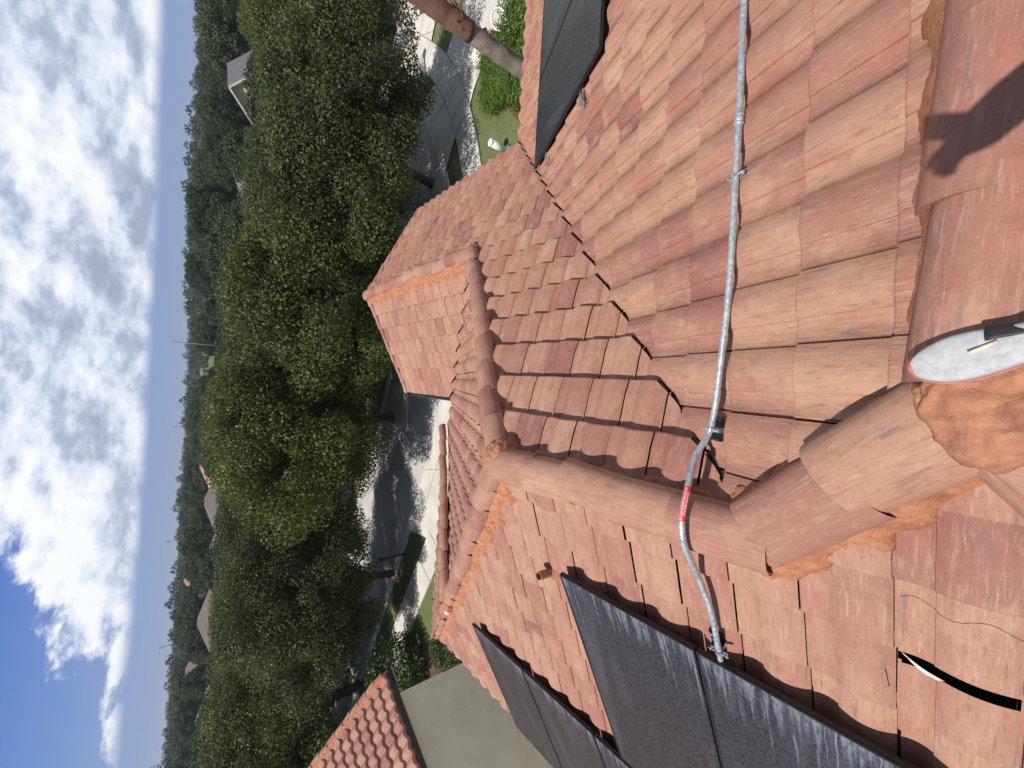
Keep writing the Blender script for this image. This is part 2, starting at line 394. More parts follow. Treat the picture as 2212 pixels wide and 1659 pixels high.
# ------------------------------------------------------------------ roof geometry (metres, ridge at z = 0, ground at GZ)
GZ = -8.0
y0, xP, xB, zB = .013, .017, -.577, -.297
P0 = Vector((xP, y0, 0)); P1 = Vector((xB, .607, zB)); K = Vector((xB, 2.362, zB))
E_ = Vector((1.851, 4.790, -1.511)); yG = 9.18; ZE = -2.657
J = Vector((-3.37, 5.155, -1.69)); FE = Vector((-.97, 7.36, -2.70)); DE = Vector((-5.24, 7.08, -2.66))
TW, EX = .284, .29
def profile(n=8):
    """S-shaped tile: a round roll, a crease, a pan and a narrow open joint"""
    pr = []; n += 2
    for i in range(n+1):
        f = i/n; pr.append((f*.64, .004 + .044*math.sin(math.pi*(f*.84+.04))**.85))
    pr.append((.647, .013))
    for i in range(1, 6):
        f = i/5; pr.append((.647+f*.309, .013 - .011*math.sin(math.pi*f)**.8 + .002*f))
    pr += [(.960, .006), (.964, -.009), (1.0, -.009)]
    return pr
PR = profile()
def tile_field(name, O, e, d, butts, phase, arange, cuts, parent, mat=M_TILE, s=.5, hole=None, seed=1, flip=False, lk=0.0, amp=1.0):
    rnd = random.Random(seed); O = Vector(O); e = Vector(e).normalized(); d = Vector(d).normalized()
    V, Fc, A = [], [], []
    a_start = phase + math.floor((arange[0]-phase)/TW)*TW
    na = int((arange[1]-a_start)/TW)+2
    prevrow = {}
    for bi, b1 in enumerate(butts):
        for k in range(na):
            a0 = a_start + k*TW
            r1, r2 = rnd.random(), rnd.random()
            if rnd.random() < .30: r1 = prevrow.get(k, r1)*.8 + r1*.2
            prevrow[k] = r1
            da = rnd.uniform(-.003, .003); db = rnd.uniform(-.004, .004); dh = rnd.uniform(-.002, .003)
            bb1 = b1 + db; bb0 = b1 - EX - .055
            if hole and hole(bi, k, a0, b1):
                bb1 += hole(bi, k, a0, b1)[0]; bb0 += hole(bi, k, a0, b1)[1]
            base = len(V); PRF = [(u, h*amp if h > 0 else h) for u, h in PR]; PRF = [(1-u, h) for u, h in PRF][::-1] if flip else PRF; n = len(PRF)
            for row, (bq, lift) in enumerate(((bb0, -.022), (bb1-.09, .0145), (bb1-.006, .0248), (bb1, .022))):
                for (u, h) in PRF:
                    p = O + e*(a0+da+u*TW) + d*bq
                    p.z = O.z - s*bq + lift + (lk if row > 0 else -lk*.5) + h + dh
                    V.append(p); A.append((r1, r2, u, (bq-bb0)/(EX+.055)))
            for (u, h) in PRF:      # foot of the butt face
                p = O + e*(a0+da+u*TW) + d*(bb1-.003)
                p.z = O.z - s*bb1 + h*.85 + dh - .014 - lk*.5
                V.append(p); A.append((r1, r2, u, 1.0))
            for row in range(4):
                for i in range(n-1):
                    q = base+row*n+i; Fc.append((q, q+1, q+n+1, q+n))
    me = bpy.data.meshes.new(name); me.from_pydata(V, [], Fc)
    at = me.attributes.new('tcol', 'FLOAT_COLOR', 'POINT'); at.data.foreach_set('color', np.array(A, dtype=np.float32).ravel())
    bm = bmesh.new(); bm.from_mesh(me)
    for (p, nrm) in cuts:
        g = bm.verts[:]+bm.edges[:]+bm.faces[:]
        bmesh.ops.bisect_plane(bm, geom=g, plane_co=p, plane_no=nrm, clear_outer=True, dist=1e-5)
    # make faces look upward
    for f in bm.faces: f.smooth = False
    bm.normal_update()
    up = sum(f.normal.z for f in bm.faces)
    if up < 0: bmesh.ops.reverse_faces(bm, faces=bm.faces[:])
    bm.to_mesh(me); bm.free(); me.materials.append(mat)
    ob = bpy.data.objects.new(name, me); COL.objects.link(ob); ob.parent = parent
    return ob
def deck(name, poly, off, parent, mat=M_FELT, th=.02):
    bm = bmesh.new(); vs = [bm.verts.new(Vector(p)+Vector((0, 0, off))) for p in poly]
    f = bm.faces.new(vs); r = bmesh.ops.extrude_face_region(bm, geom=[f])
    for v in r['geom']:
        if isinstance(v, bmesh.types.BMVert): v.co.z -= th
    return bm_obj(name, bm, mat, parent)
def plan_cut(pt, out):   # keep the side opposite to `out`
    return (Vector((pt[0], pt[1], 0)), Vector((out[0], out[1], 0)).normalized())

house = thing('house', 'house under a salmon concrete tile roof with hips and a valley, under the photographer', 'house', (0, 0, 0))

fb = [.487+EX*i for i in range(-1, 18)]
tile_field('roof_tiles', (0, y0, 0), (1, 0, 0), (0, 1, 0), fb, .21, (-1.0, 9), flip=True, amp=1.0, cuts=[
    plan_cut((0, y0+.05), (0, -1)), plan_cut((xP, y0), (-1, -1)), plan_cut((xB-.004, .611), (-1, 1)), plan_cut((0, 5.5), (0, 1)), plan_cut((9.0, 0), (1, 0))], parent=house, seed=3)
tile_field('roof_tiles', (0, y0, 0), (1, 0, 0), (0, -1, 0), [.487+EX*i for i in range(-1, 9)], .21, (-3.2, 5), [
    plan_cut((0, y0-.05), (0, 1)), plan_cut((xP, y0), (-1, 1)), plan_cut((0, -2.9), (0, -1)), plan_cut((5, 0), (1, 0))], house, seed=91)
# left slope, in two pieces that meet along a joint; one tile has slipped and broken below a cracked one
lb = [.887+EX*i for i in range(-3, 16)]
def lhole(bi, k, a0, b1):
    if abs(b1-(.887+EX)) < .01 and abs(a0-(.20-TW)) < .02: return (.0, .130)
    return None
tile_field('roof_tiles', (xP, 0, 0), (0, 1, 0), (-1, 0, 0), lb, .20, (-2.4, .7), [
    plan_cut((xP, y0), (1, 1)), plan_cut((0, .607), (0, 1)), plan_cut((0, -2.2), (0, -1)), plan_cut((xP, y0), (1, -1))], house, seed=11, hole=lhole)
tile_field('roof_tiles', (xP, 0, 0), (0, 1, 0), (-1, 0, 0), lb, .20, (.5, 7.6), [
    plan_cut((0, .607), (0, -1)), plan_cut((xB-.02, 0), (1, 0)), plan_cut((K.x, K.y), (1, 1))], house, seed=12)
# right slope of the projecting wing
rb = [1.227+EX*i for i in range(-4, 13)]
VG = .004
tile_field('roof_tiles', (xB, 0, zB), (0, 1, 0), (1, 0, 0), rb, .06, (.3, 9.6), [
    plan_cut((xB+.03, 0), (-1, 0)), plan_cut((K.x, K.y), (-1, 1)), plan_cut((xB-VG, .607+VG), (1, -1)), plan_cut((0, E_.y), (0, 1))], house, seed=21, lk=.018, amp=1.35)
tile_field('roof_tiles', (xB, 0, zB), (0, 1, 0), (1, 0, 0), rb, .06, (4.3, 9.6), [
    plan_cut((0, E_.y), (0, -1)), plan_cut((E_.x+.02, 0), (-1, 0)), plan_cut((xB-VG, .607+VG), (1, -1)), plan_cut((0, yG), (0, 1))], house, seed=22, lk=.018, amp=1.35)
gb = [.461+EX*i for i in range(-1, 7)]
tile_field('roof_tiles', (E_.x, 0, E_.z), (0, 1, 0), (-1, 0, 0), gb, .10, (4.5, 9.7), [
    plan_cut((E_.x, 0), (1, 0)), plan_cut((E_.x, E_.y+.05), (-1, -1)), plan_cut((0, yG), (0, 1))], house, seed=31, amp=1.2)
pb = [4.99-EX*i for i in range(17)][::-1]
fdir = Vector((FE.x-J.x, FE.y-J.y, 0)); fn = Vector((-fdir.y, fdir.x, 0))
tile_field('roof_tiles', (0, K.y, zB), (1, 0, 0), (0, 1, 0), pb, .12, (-6, 2.4), [
    plan_cut((K.x, K.y), (-1, -1)), plan_cut((K.x, K.y), (1, -1)), plan_cut((E_.x, E_.y), (1, 1)), plan_cut((J.x, J.y), fn)], house, seed=41, lk=.010, amp=1.2)
# small raised front hip beyond the strip of hip caps
nF = (FE-J).cross(DE-J); nF = nF if nF.z > 0 else -nF
sF = -nF.y/nF.z*-1
tile_field('roof_tiles', (0, J.y, J.z+.06), (1, 0, 0), (0, 1, 0), [.30+EX*i for i in range(7)], .05, (-5.6, -.6), [
    plan_cut((K.x, K.y), (-1, -1)), plan_cut((J.x, J.y), -fn)], house, seed=42, s=.46)
# decks under the tiles and the metal in the valleys
Vv = Vector((4.143, 5.327, ZE))
deck('roof_deck', [(xP, y0, 0), (9, y0, 0), (9, 5.327, ZE), Vv, P1], -.07, house)
deck('roof_deck', [(xP, -2.3, 0), (xP, y0, 0), (xB, .607, zB), K, (-5.30, 7.09, ZE), (-5.30, -2.3, ZE)], -.07, house)
deck('roof_deck', [P1, Vv, (4.143, yG-.05, ZE), (E_.x, yG-.05, E_.z), E_, K], -.07, house)
deck('roof_deck', [E_, (E_.x, yG-.05, E_.z), (-.40, yG-.05, ZE+.02), (-.40, 7.04, ZE+.02)], -.07, house)
deck('roof_deck', [K, E_, (-.44, 7.09, ZE), (-5.29, 7.09, ZE)], -.07, house)
deck('roof_deck', [(xP, -.02, -.02), (9, -.02, -.02), (9, -4, -2), (xP-2, -4, -2)], -.07, house)
def strip_v(name, A, B, side, wd, lift, rise, mat):
    A = Vector(A); B = Vector(B); sd = Vector(side).normalized()
    bm = bmesh.new(); q = [A-sd*wd+Vector((0, 0, rise)), A, A+sd*wd+Vector((0, 0, rise)), B+sd*wd+Vector((0, 0, rise)), B, B-sd*wd+Vector((0, 0, rise))]
    vs = [bm.verts.new(p+Vector((0, 0, lift))) for p in q]
    bm.faces.new((vs[0], vs[1], vs[4], vs[5])); bm.faces.new((vs[1], vs[2], vs[3], vs[4]))
    return bm_obj(name, bm, mat, house)
strip_v('valley_flashing', P1+Vector((-.0, .0, 0)), Vv, (1, -1, 0), .12, -.034, .042, M_FLASH)
strip_v('valley_flashing', E_, (-.44, 7.09, ZE), (1, 1, 0), .12, -.030, .042, M_FLASH)

# ---- ridge and hip caps
def caps(A, B, w0=.128, h=.115, ex=.355, lift=.0, seed=5, start=0.0, name='ridge_caps', parent=None, mat=M_TILE, tp=1.0, cols=None):
    """barrel caps from A (upper) to B (lower or far end), each lapping over the next"""
    parent = parent or house
    rnd = random.Random(seed); A = Vector(A); B = Vector(B); L = (B-A).length; Dv = (B-A).normalized()
    Sd = Dv.cross(Vector((0, 0, 1))).normalized(); Nn = Sd.cross(Dv).normalized()
    V, Fc, At = [], [], []; seg = 18
    n = max(1, round(L/ex)); ex = L/n
    for i in range(n):
        t0 = i*ex - .06; t1 = (i+1)*ex
        r1, r2 = rnd.random(), rnd.random(); r1 = cols[i % len(cols)] if cols else r1; yaw = rnd.uniform(-.012, .012)
        base = len(V)
        rows = [(t0, w0*(1-.06*tp), h*(1-.10*tp), -.008*tp), (t0+(t1-t0)*.5, w0*(1-.03*tp), h*(1-.05*tp), 0.0), (t1-.008, w0*1.01, h*1.0, .006*tp), (t1, w0*1.0, h*.98, .005), (t1-.004, w0*.86, h*.80, .004)]
        for (tt, ww, hh, lf) in rows:
            for k in range(seg+1):
                th = math.pi*k/seg
                p = A + Dv*tt + Sd*(math.cos(th)*ww + yaw*(tt-t0)*8) + Nn*(math.sin(th)**.9*hh + lift + lf)
                V.append(p); At.append((r1, r2, k/seg*1.1, (tt-t0)/(t1-t0)))
        for r in range(len(rows)-1):
            for k in range(seg):
                q = base + r*(seg+1)+k; Fc.append((q, q+1, q+seg+2, q+seg+1))
        q0 = base
    o = mesh_obj(name, V, Fc, mat, parent, attr=At)
    for p_ in o.data.polygons: p_.use_smooth = True
    bm = bmesh.new(); bm.from_mesh(o.data)
    bm.normal_update()
    if sum(f.normal.dot(Nn)*f.calc_area() for f in bm.faces) < 0: bmesh.ops.reverse_faces(bm, faces=bm.faces[:])
    for e in bm.edges:
        if len(e.link_faces) == 2 and e.link_faces[0].normal.angle(e.link_faces[1].normal, 0) > .8: e.smooth = False
    bm.to_mesh(o.data); bm.free()
    return o
def mortar(A, B, side, drop, w_in=.085, w_out=.165, seed=1, top=.058, parent=None, amp=.035, mat=None, name='mortar_bed', wob=1.0):
    """smeared mortar between a cap run and the tiles on one side; drop = fall of the roof per metre sideways"""
    A = Vector(A); B = Vector(B); L = (B-A).length; sd = Vector(side).normalized(); n = int(L/.014)+2; m_ = 9
    V, Fc = [], []
    for i in range(n):
        tt = i/(n-1); c = A.lerp(B, tt); s_ = tt*L
        edge = w_out + amp*mnoise.noise(Vector((s_*7*wob, seed*3.1, 0))) + amp*.5*mnoise.noise(Vector((s_*15, seed*1.7, 5))) + amp*.25*mnoise.noise(Vector((s_*60, seed, 9)))
        for j in range(m_):
            f = j/(m_-1); l = w_in + (edge-w_in)*f
            z = -drop*l + top*(1-f**1.7) + .022*f + .009*mnoise.noise(Vector((s_*12, l*24, seed))) + .005*mnoise.noise(Vector((s_*60, l*90, seed)))
            if j == m_-1: z -= .03
            p = c + sd*l; p.z = c.z + z; V.append(p)
    for i in range(n-1):
        for j in range(m_-1):
            q = i*m_+j; Fc.append((q, q+1, q+m_+1, q+m_))
    o = mesh_obj(name, V, Fc, mat or M_MORTAR, parent or house, smooth=True)
    bm = bmesh.new(); bm.from_mesh(o.data); bm.normal_update()
    if sum(f.normal.z for f in bm.faces) < 0: bmesh.ops.reverse_faces(bm, faces=bm.faces[:])
    bm.to_mesh(o.data); bm.free(); return o
h2 = math.sqrt(.5)
c_main = caps(P0+Vector((9, 0, .0)), P0+Vector((.05, 0, .0)), .120, .118, .46, lift=.02, seed=2, tp=.10, cols=[.74])
mortar(P0+Vector((.1, 0, 0)), P0+Vector((9, 0, 0)), (0, 1, 0), .5, seed=3, parent=c_main, w_in=.10, w_out=.168, amp=.030, top=.110, wob=1.5)
c_h1 = caps(P0+Vector((0, 0, .01)), P1+Vector((0.0, 0, .01)), .145, .108, .42, seed=61, tp=.6, cols=[.12, .76])
mortar(P0, P1, (1, 1, 0), .354, seed=5, parent=c_h1, w_in=.09, w_out=.172, amp=.032, top=.085, wob=1.5)
mortar(P0, P1+Vector((-.02, .04, 0)), (-1, -1, 0), .354, seed=6, parent=c_h1, w_in=.10, w_out=.205, amp=.050, top=.082, wob=1.6)
caps(P0+Vector((0, 0, .01)), P0+Vector((-2.6, -2.6, -1.29)), .135, .108, .42, seed=65, tp=.6)
c_b = caps(P1+Vector((-.012, 0, .035)), K+Vector((-.012, 0, .035)), .130, .112, .38, seed=4, tp=.7, cols=[.74, .15, .2, .1, .45])
mortar(P1, K, (1, 0, 0), .5, seed=8, parent=c_b, w_in=.06, w_out=.125, amp=.02, top=.01)
mortar(P1, K, (-1, 0, 0), .5, seed=9, parent=c_b, w_in=.10, w_out=.165, amp=.022, top=.082, wob=1.5)
c_c = caps(K+Vector((0, 0, .04)), E_+Vector((0, 0, .04)), .118, .11, .36, seed=14)
mortar(K, E_, (1, -1, 0), .354, seed=18, parent=c_c, w_in=.05, w_out=.14, amp=.03, top=.02, wob=1.4)
mortar(K, E_, (-1, 1, 0), .354, seed=19, parent=c_c, w_in=.08, w_out=.14, amp=.02, top=.03)
c_e = caps(E_+Vector((0, 0, .02)), (E_.x, yG+.03, E_.z+.02), .118, .10, .36, seed=24)
mortar(E_, (E_.x, yG, E_.z), (-1, 0, 0), .5, seed=28, parent=c_e, w_in=.08, w_out=.24, amp=.03, top=.105)
mortar(E_, (E_.x, yG, E_.z), (1, 0, 0), .5, seed=29, parent=c_e, w_in=.10, w_out=.15, amp=.02)
c_d = caps(K+Vector((0, 0, .02)), K.lerp(DE, .60)+Vector((0, 0, .03)), .125, .115, .37, seed=33)
mortar(K, DE, (-1, -1, 0), .354, seed=38, parent=c_d, w_in=.09, w_out=.23, amp=.085, top=.085, wob=1.5)
mortar(K, J, (1, 1, 0), .354, seed=39, parent=c_d, w_in=.09, w_out=.13, amp=.015, top=.03)
c_d2 = caps(J+Vector((-.02, .12, -.02)), DE+Vector((-.02, .06, .02)), .125, .115, .37, seed=52)
c_f = caps(J+Vector((.05, .05, .10)), FE+Vector((0, 0, .06)), .105, .10, .36, seed=44)
mortar(J+Vector((0, 0, .06)), FE+Vector((0, 0, .03)), (1, -1, 0), .5, seed=45, parent=c_f, w_in=.07, w_out=.26, amp=.05, top=.02, wob=1.6)
# rake trim on the gable end
def rake(A, B, seed):
    c = caps(A, B, .06, .05, .29, seed=seed, name='rake_trim')
    return c
rake((E_.x, yG, E_.z+.03), (4.143, yG, ZE+.03), 71); rake((E_.x, yG, E_.z+.03), (-.36, yG, ZE+.06), 72)
def blob(c, r, h, seed, mat=M_MORTAR, name='mortar_blob', sx=1, rot=0, parent=None, p=.55):
    bm = bmesh.new(); bmesh.ops.create_icosphere(bm, subdivisions=5, radius=1)
    for v in list(bm.verts):
        q = v.co.copy(); n = 1 + .22*mnoise.noise(q*1.6+Vector((seed, 0, 0))) + .10*mnoise.noise(q*4+Vector((0, seed, 0))) + .035*mnoise.noise(q*11)
        v.co = Vector((q.x*r*sx*n, q.y*r*n, math.copysign(abs(q.z)**p, q.z)*h*(1+.12*mnoise.noise(q*5+Vector((seed, 3, 0))))))
    bmesh.ops.rotate(bm, verts=bm.verts, cent=(0, 0, 0), matrix=Matrix.Rotation(rot, 3, 'Z'))
    bmesh.ops.translate(bm, verts=bm.verts, vec=Vector(c))
    return bm_obj(name, bm, mat, parent or house, smooth=True)
blob(P0+Vector((.01, -.03, .0)), .166, .142, 3, M_RESIN, name='resin_blob', sx=1.0, rot=.5)
blob(P0+Vector((-.12, -.10, -.06)), .12, .10, 4, M_MORTAR)
blob(P1+Vector((.0, .0, .015)), .105, .112, 7, M_MORTAR)
blob(P1+Vector((.12, .05, -.03)), .085, .07, 9, M_MORTAR)
blob(P1+Vector((-.075, -.03, -.035)), .085, .075, 10, M_MORTAR, rot=.8)
blob(K+Vector((.0, .01, .015)), .15, .125, 13, M_RESIN, name='resin_blob')
blob(E_+Vector((.02, 0, .01)), .12, .105, 17, M_MORTAR)
blob(J+Vector((-.02, .06, .02)), .14, .12, 23, M_MORTAR)
blob(J+Vector((-.22, .12, -.02)), .05, .075, 25, M_PEACH, name='white_mortar_patch')
# walls, fascia
def wall_box(name, x0, x1, ya, yb, z0, z1, parent, mat=M_STUCCO):
    bm = bmesh.new(); box(bm, ((x0+x1)/2, (ya+yb)/2, (z0+z1)/2), (x1-x0, yb-ya, z1-z0)); return bm_obj(name, bm, mat, parent)
wall_box('wall', -4.85, 8.6, -4, 4.85, GZ, -2.85, house)
wall_box('wall', -4.85, 3.7, 4.85, 6.65, GZ, -2.851, house)
wall_box('wall', .05, 3.7, 6.65, yG-.3, GZ, -2.852, house)
for a, c in (((4.16, 5.36), (9, 5.36)), ((4.17, 5.36), (4.17, yG)), ((-.42, 7.12), (-.42, yG)), ((-1.3, 7.12), (-.42, 7.12)), ((-5.33, 7.12), (-1.3, 7.12)), ((-5.33, -2.3), (-5.33, 7.12))):
    a = Vector((*a, -2.76)); c = Vector((*c, -2.76)); d_ = c-a; bm = bmesh.new()
    box(bm, (a+c)/2, (d_.length, .03, .16), Matrix.Rotation(math.atan2(d_.y, d_.x), 3, 'Z'))
    bm_obj('fascia', bm, M_SOFFIT, house)
for (x0, x1, ya, yb) in ((-5.3, 9, 4.80, 5.33), (-5.3, -4.8, -4, 7.1), (3.65, 4.15, 5.3, yG), (-5.3, -.4, 6.6, 7.1), (-.42, .1, 6.6, yG)):
    bm = bmesh.new(); box(bm, ((x0+x1)/2, (ya+yb)/2, -2.845), (x1-x0, yb-ya, .012)); bm_obj('soffit', bm, M_SOFFIT, house)

# cracks and the broken tile on the left slope
def on_left(x, y, h=.0): return Vector((x, y, -.5*(xP-x)+h))
def on_front(x, y, h=.0): return Vector((x, y, -.5*(y-y0)+h))
def hprof(a, ph=.20):
    f = ((a-ph)/TW) % 1.0
    i = min(range(len(PR)-1), key=lambda k: abs(PR[k][0]-f)); return PR[i][1]
from mathutils.bvhtree import BVHTree
LT = [o for o in house.children if o.name.startswith('roof_tiles')][2]
bt = BVHTree.FromPolygons([v.co[:] for v in LT.data.vertices], [tuple(p.vertices) for p in LT.data.polygons])
def drop(x, y, h=0.0):
    r = bt.ray_cast(Vector((x, y, 3)), Vector((0, 0, -1)))
    return (r[0] if r[0] is not None else on_left(x, y)) + Vector((0, 0, h))
def ribbon_on(pts, wd, h, name, mat, thick=0.0):
    bm = bmesh.new(); L_ = []
    for k, (x, y) in enumerate(pts):
        ww = wd[k] if isinstance(wd, list) else wd
        L_.append((bm.verts.new(drop(x-ww/2, y, h)), bm.verts.new(drop(x+ww/2, y, h))))
    for a, c in zip(L_, L_[1:]): bm.faces.new((a[0], a[1], c[1], c[0]))
    return bm_obj(name, bm, mat, house)
rr = random.Random(4)
ribbon_on([(-.655 + .016*math.sin(i*.20) + rr.uniform(-.0015, .0015), .192 - i*.0052) for i in range(53)], .0021, .0006, 'crack', M_FELT)
# jagged broken tile edge in the gap, its sunlit paleness put into the colour
bm = bmesh.new(); U_, D_ = [], []
for k in range(15):
    f = k/14; y = .188-.118*f; wv = .016*math.sin(math.pi*(f*.9+.05))+rr.uniform(-.002, .002)
    z = on_left(-.90-.055*f, y).z + .030*math.sin(math.pi*min(1, f*.8+.05)) - .004
    U_.append(bm.verts.new((-.893-.052*f, y, z))); D_.append(bm.verts.new((-.893-.052*f-wv, y, z-.006)))
for k in range(14): bm.faces.new((U_[k], U_[k+1], D_[k+1], D_[k]))
bm_obj('exposed_tile_edge', bm, M_PEACH, house)
bm = bmesh.new(); bm.faces.new([bm.verts.new(drop(a, b_, .0012)) for a, b_ in ((-1.085, .318), (-.985, .226), (-1.062, .216))]); bm_obj('dark_hole_plate', bm, M_FELT, house)  # dark plate lying on the tile, its colour standing for a shaded hole

# ------------------------------------------------------------------ conduit with clamps, coupling and warning label
cpts = [(2.9, .80, -.295), (2.3, .80, -.295), (1.8, .80, -.295), (1.28, .79, -.29), (1.0, .79, -.29), (.54, .79, -.29), (.2, .81, -.30), (-.14, .84, -.305), (-.29, .875, -.235),
        (-.42, .85, -.13), (-.55, .855, -.105), (-.66, .85, -.125), (-.755, .85, -.20), (-.88, .865, -.325), (-1.04, .84, -.41), (-1.28, .84, -.53), (-1.42, .84, -.60)]
con = thing('conduit', 'long galvanised steel conduit crossing the tile roof and bending over the ridge', 'conduit', (0, 0, 0))
cs = spline(cpts, 10)
bm = bmesh.new(); tube(bm, cs, .0145, 20); bm_obj('pipe', bm, M_GALV, con)
bm = bmesh.new(); c0 = Vector((1.26, .79, -.29))
tube(bm, [c0+Vector((.026, 0, 0)), c0-Vector((.026, 0, 0))], .0185, 20)
for sx in (-.018, .018):
    tube(bm, [c0+Vector((sx-.004, 0, 0)), c0+Vector((sx+.004, 0, 0))], .0215, 20)
    tube(bm, [c0+Vector((sx, -.002, .018)), c0+Vector((sx, -.002, .030))], .004, 8)
bm_obj('coupling', bm, M_GALV, con)
# label wrapped round the pipe where it climbs over the ridge
arc = [0.0]
for a, c in zip(cs, cs[1:]): arc.append(arc[-1]+(c-a).length)
def on_pipe(s, ang, r):
    i = max(0, min(len(cs)-2, next((k for k in range(len(arc)-1) if arc[k+1] >= s), len(cs)-2)))
    f = (s-arc[i])/max(1e-9, arc[i+1]-arc[i]); p = cs[i].lerp(cs[i+1], f); d = (cs[min(i+2, len(cs)-1)]-cs[max(0, i-1)]).normalized()
    tocam = (CAM-p); n = (tocam - d*tocam.dot(d)).normalized(); side = d.cross(n)
    return p + (n*math.cos(ang)+side*math.sin(ang))*r
s_near = min(range(len(cs)), key=lambda k: (cs[k]-Vector((-.40, .853, -.145))).length)
s0 = arc[s_near]+.022; LAB = .150; A0, A1 = -1.15, .85
V, Fc = [], []
for i in range(25):
    for j in range(15):
        V.append(on_pipe(s0+LAB*i/24, A0+(A1-A0)*j/14, .0149))
for i in range(24):
    for j in range(14):
        q = i*15+j; Fc.append((q, q+1, q+16, q+15))
lab = mesh_obj('warning_label', V, Fc, M_RED, con, smooth=True)
def pipe_text(txt, s_start, width, a_c, a_h):
    cu = bpy.data.curves.new('lettering', 'FONT'); cu.body = txt; cu.size = 1; cu.offset = .012
    ob = bpy.data.objects.new('tmp', cu); COL.objects.link(ob); dg = bpy.context.evaluated_depsgraph_get()
    me = bpy.data.meshes.new_from_object(ob.evaluated_get(dg)); bpy.data.objects.remove(ob)
    bm = bmesh.new(); bm.from_mesh(me); bmesh.ops.triangulate(bm, faces=bm.faces[:])
    xs = [v.co.x for v in bm.verts]; ys = [v.co.y for v in bm.verts]; x0, x1, ya, yb = min(xs), max(xs), min(ys), max(ys)
    for v in bm.verts:
        u = (v.co.x-x0)/(x1-x0); h = (v.co.y-ya)/(yb-ya)
        v.co = on_pipe(s_start+u*width, a_c+(h-.5)*a_h, .01525)
    o = bm_obj('lettering', bm, M_LETTER, lab)
# ------ text direction is checked so that it reads down the picture
pipe_text('WARNING PHOTOVOLTAIC', s0+.004, LAB-.008, .32, .62)
pipe_text('POWER SOURCE', s0+.024, LAB-.050, -.52, .58)

def clamp(p, d, n, label, flip=1):
    """p pipe centre, d pipe direction, n roof normal"""
    p = Vector(p); d = Vector(d).normalized(); n = Vector(n); n = (n-d*n.dot(d)).normalized(); s_ = d.cross(n)*flip
    rot = Matrix((d, s_, n)).transposed(); t_ = thing('conduit_clamp', label, 'clamp', p, 0, 'clamps along the conduit')
    def W_(a, b_, c): return d*a + s_*b_ + n*c
    bm = bmesh.new(); box(bm, W_(0, .030, -.068), (.110, .075, .008), rot, .002)
    box(bm, W_(-.048, .030, -.058), (.014, .070, .018), rot, .002); box(bm, W_(.048, .030, -.058), (.014, .070, .018), rot, .002)
    for a in (-.03, .0, .03): box(bm, W_(a, .030, -.060), (.004, .066, .010), rot)
    bm_obj('base', bm, M_BLACKMET, t_)
    bm = bmesh.new()
    for bb in (-.016, .022): box(bm, W_(0, .004+bb, -.042), (.024, .003, .045), rot)
    box(bm, W_(0, .007, -.021), (.026, .044, .003), rot)
    bm_obj('channel', bm, M_ALU, t_)
    bm = bmesh.new()
    for k in range(9):
        a = math.pi*k/8; box(bm, s_*math.cos(a)*.0165+n*math.sin(a)*.0165, (.016, .007, .0025), rot @ Matrix.Rotation(a-math.pi/2, 3, 'X'))
    box(bm, W_(0, -.030, -.010), (.016, .024, .0025), rot); box(bm, W_(0, .030, -.010), (.016, .024, .0025), rot)
    bm_obj('strap', bm, M_ALU, t_)
    bm = bmesh.new(); tube(bm, [W_(0, -.050, .004), W_(0, .050, .004)], .0028, 8)
    tube(bm, [W_(0, -.045, .004), W_(0, -.038, .004)], .0065, 6); tube(bm, [W_(0, .034, .004), W_(0, .040, .004)], .0065, 6)
    tube(bm, [W_(.0, .045, -.055), W_(.0, .045, -.046)], .006, 6); tube(bm, [W_(.028, .050, -.055), W_(.028, .050, -.048)], .005, 6)
    bm_obj('bolt', bm, M_GALV, t_)
nf = Vector((0, .447, .894)); nl = Vector((-.447, 0, .894))
clamp((1.0, .79, -.285), (1, 0, 0), nf, 'black and steel clamp holding the conduit, nearest to the pipe coupling', -1)
clamp((-.160, .842, -.300), (1, -.04, 0), nf, 'black and steel clamp holding the conduit just before it climbs the ridge', -1)
clamp((-1.29, .84, -.53), (1, 0, .5), nl, 'black clamp at the end of the conduit in the shade of the solar panel', -1)

# ------------------------------------------------------------------ vent pipe
vp = thing('vent_pipe', 'short terracotta painted vent pipe beside the corner of a solar panel', 'vent pipe', (-1.475, 2.19, -.74))
bm = bmesh.new(); tube(bm, [(0, 0, -.03), (0, 0, .15), (0, 0, .175)], [.033, .033, .034], 18, cap=False)
tube(bm, [(0, 0, .176), (0, 0, .10)], [.028, .028], 18, cap=False)
for k in range(18):
    a, c = 2*math.pi*k/18, 2*math.pi*(k+1)/18
    bm.faces.new([bm.verts.new((r*math.cos(q), r*math.sin(q), .1755)) for r, q in ((.034, a), (.034, c), (.028, c), (.028, a))])
bm_obj('pipe', bm, M_TAN, vp)
bm = bmesh.new(); bmesh.ops.create_circle(bm, cap_ends=True, radius=.029, segments=18); bmesh.ops.translate(bm, verts=bm.verts, vec=(0, 0, .12)); bm_obj('bore_shade', bm, M_FELT, vp)  # dark disc across the bore, painting the shade inside the pipe
bm = bmesh.new()
bmesh.ops.create_cone(bm, cap_ends=False, segments=20, radius1=.085, radius2=.035, depth=.05)
bmesh.ops.rotate(bm, verts=bm.verts, cent=(0, 0, 0), matrix=Matrix.Rotation(-.15, 3, 'Y')); bmesh.ops.translate(bm, verts=bm.verts, vec=(.0, 0, .035))
bm_obj('mortar_collar', bm, M_MORTAR, vp)

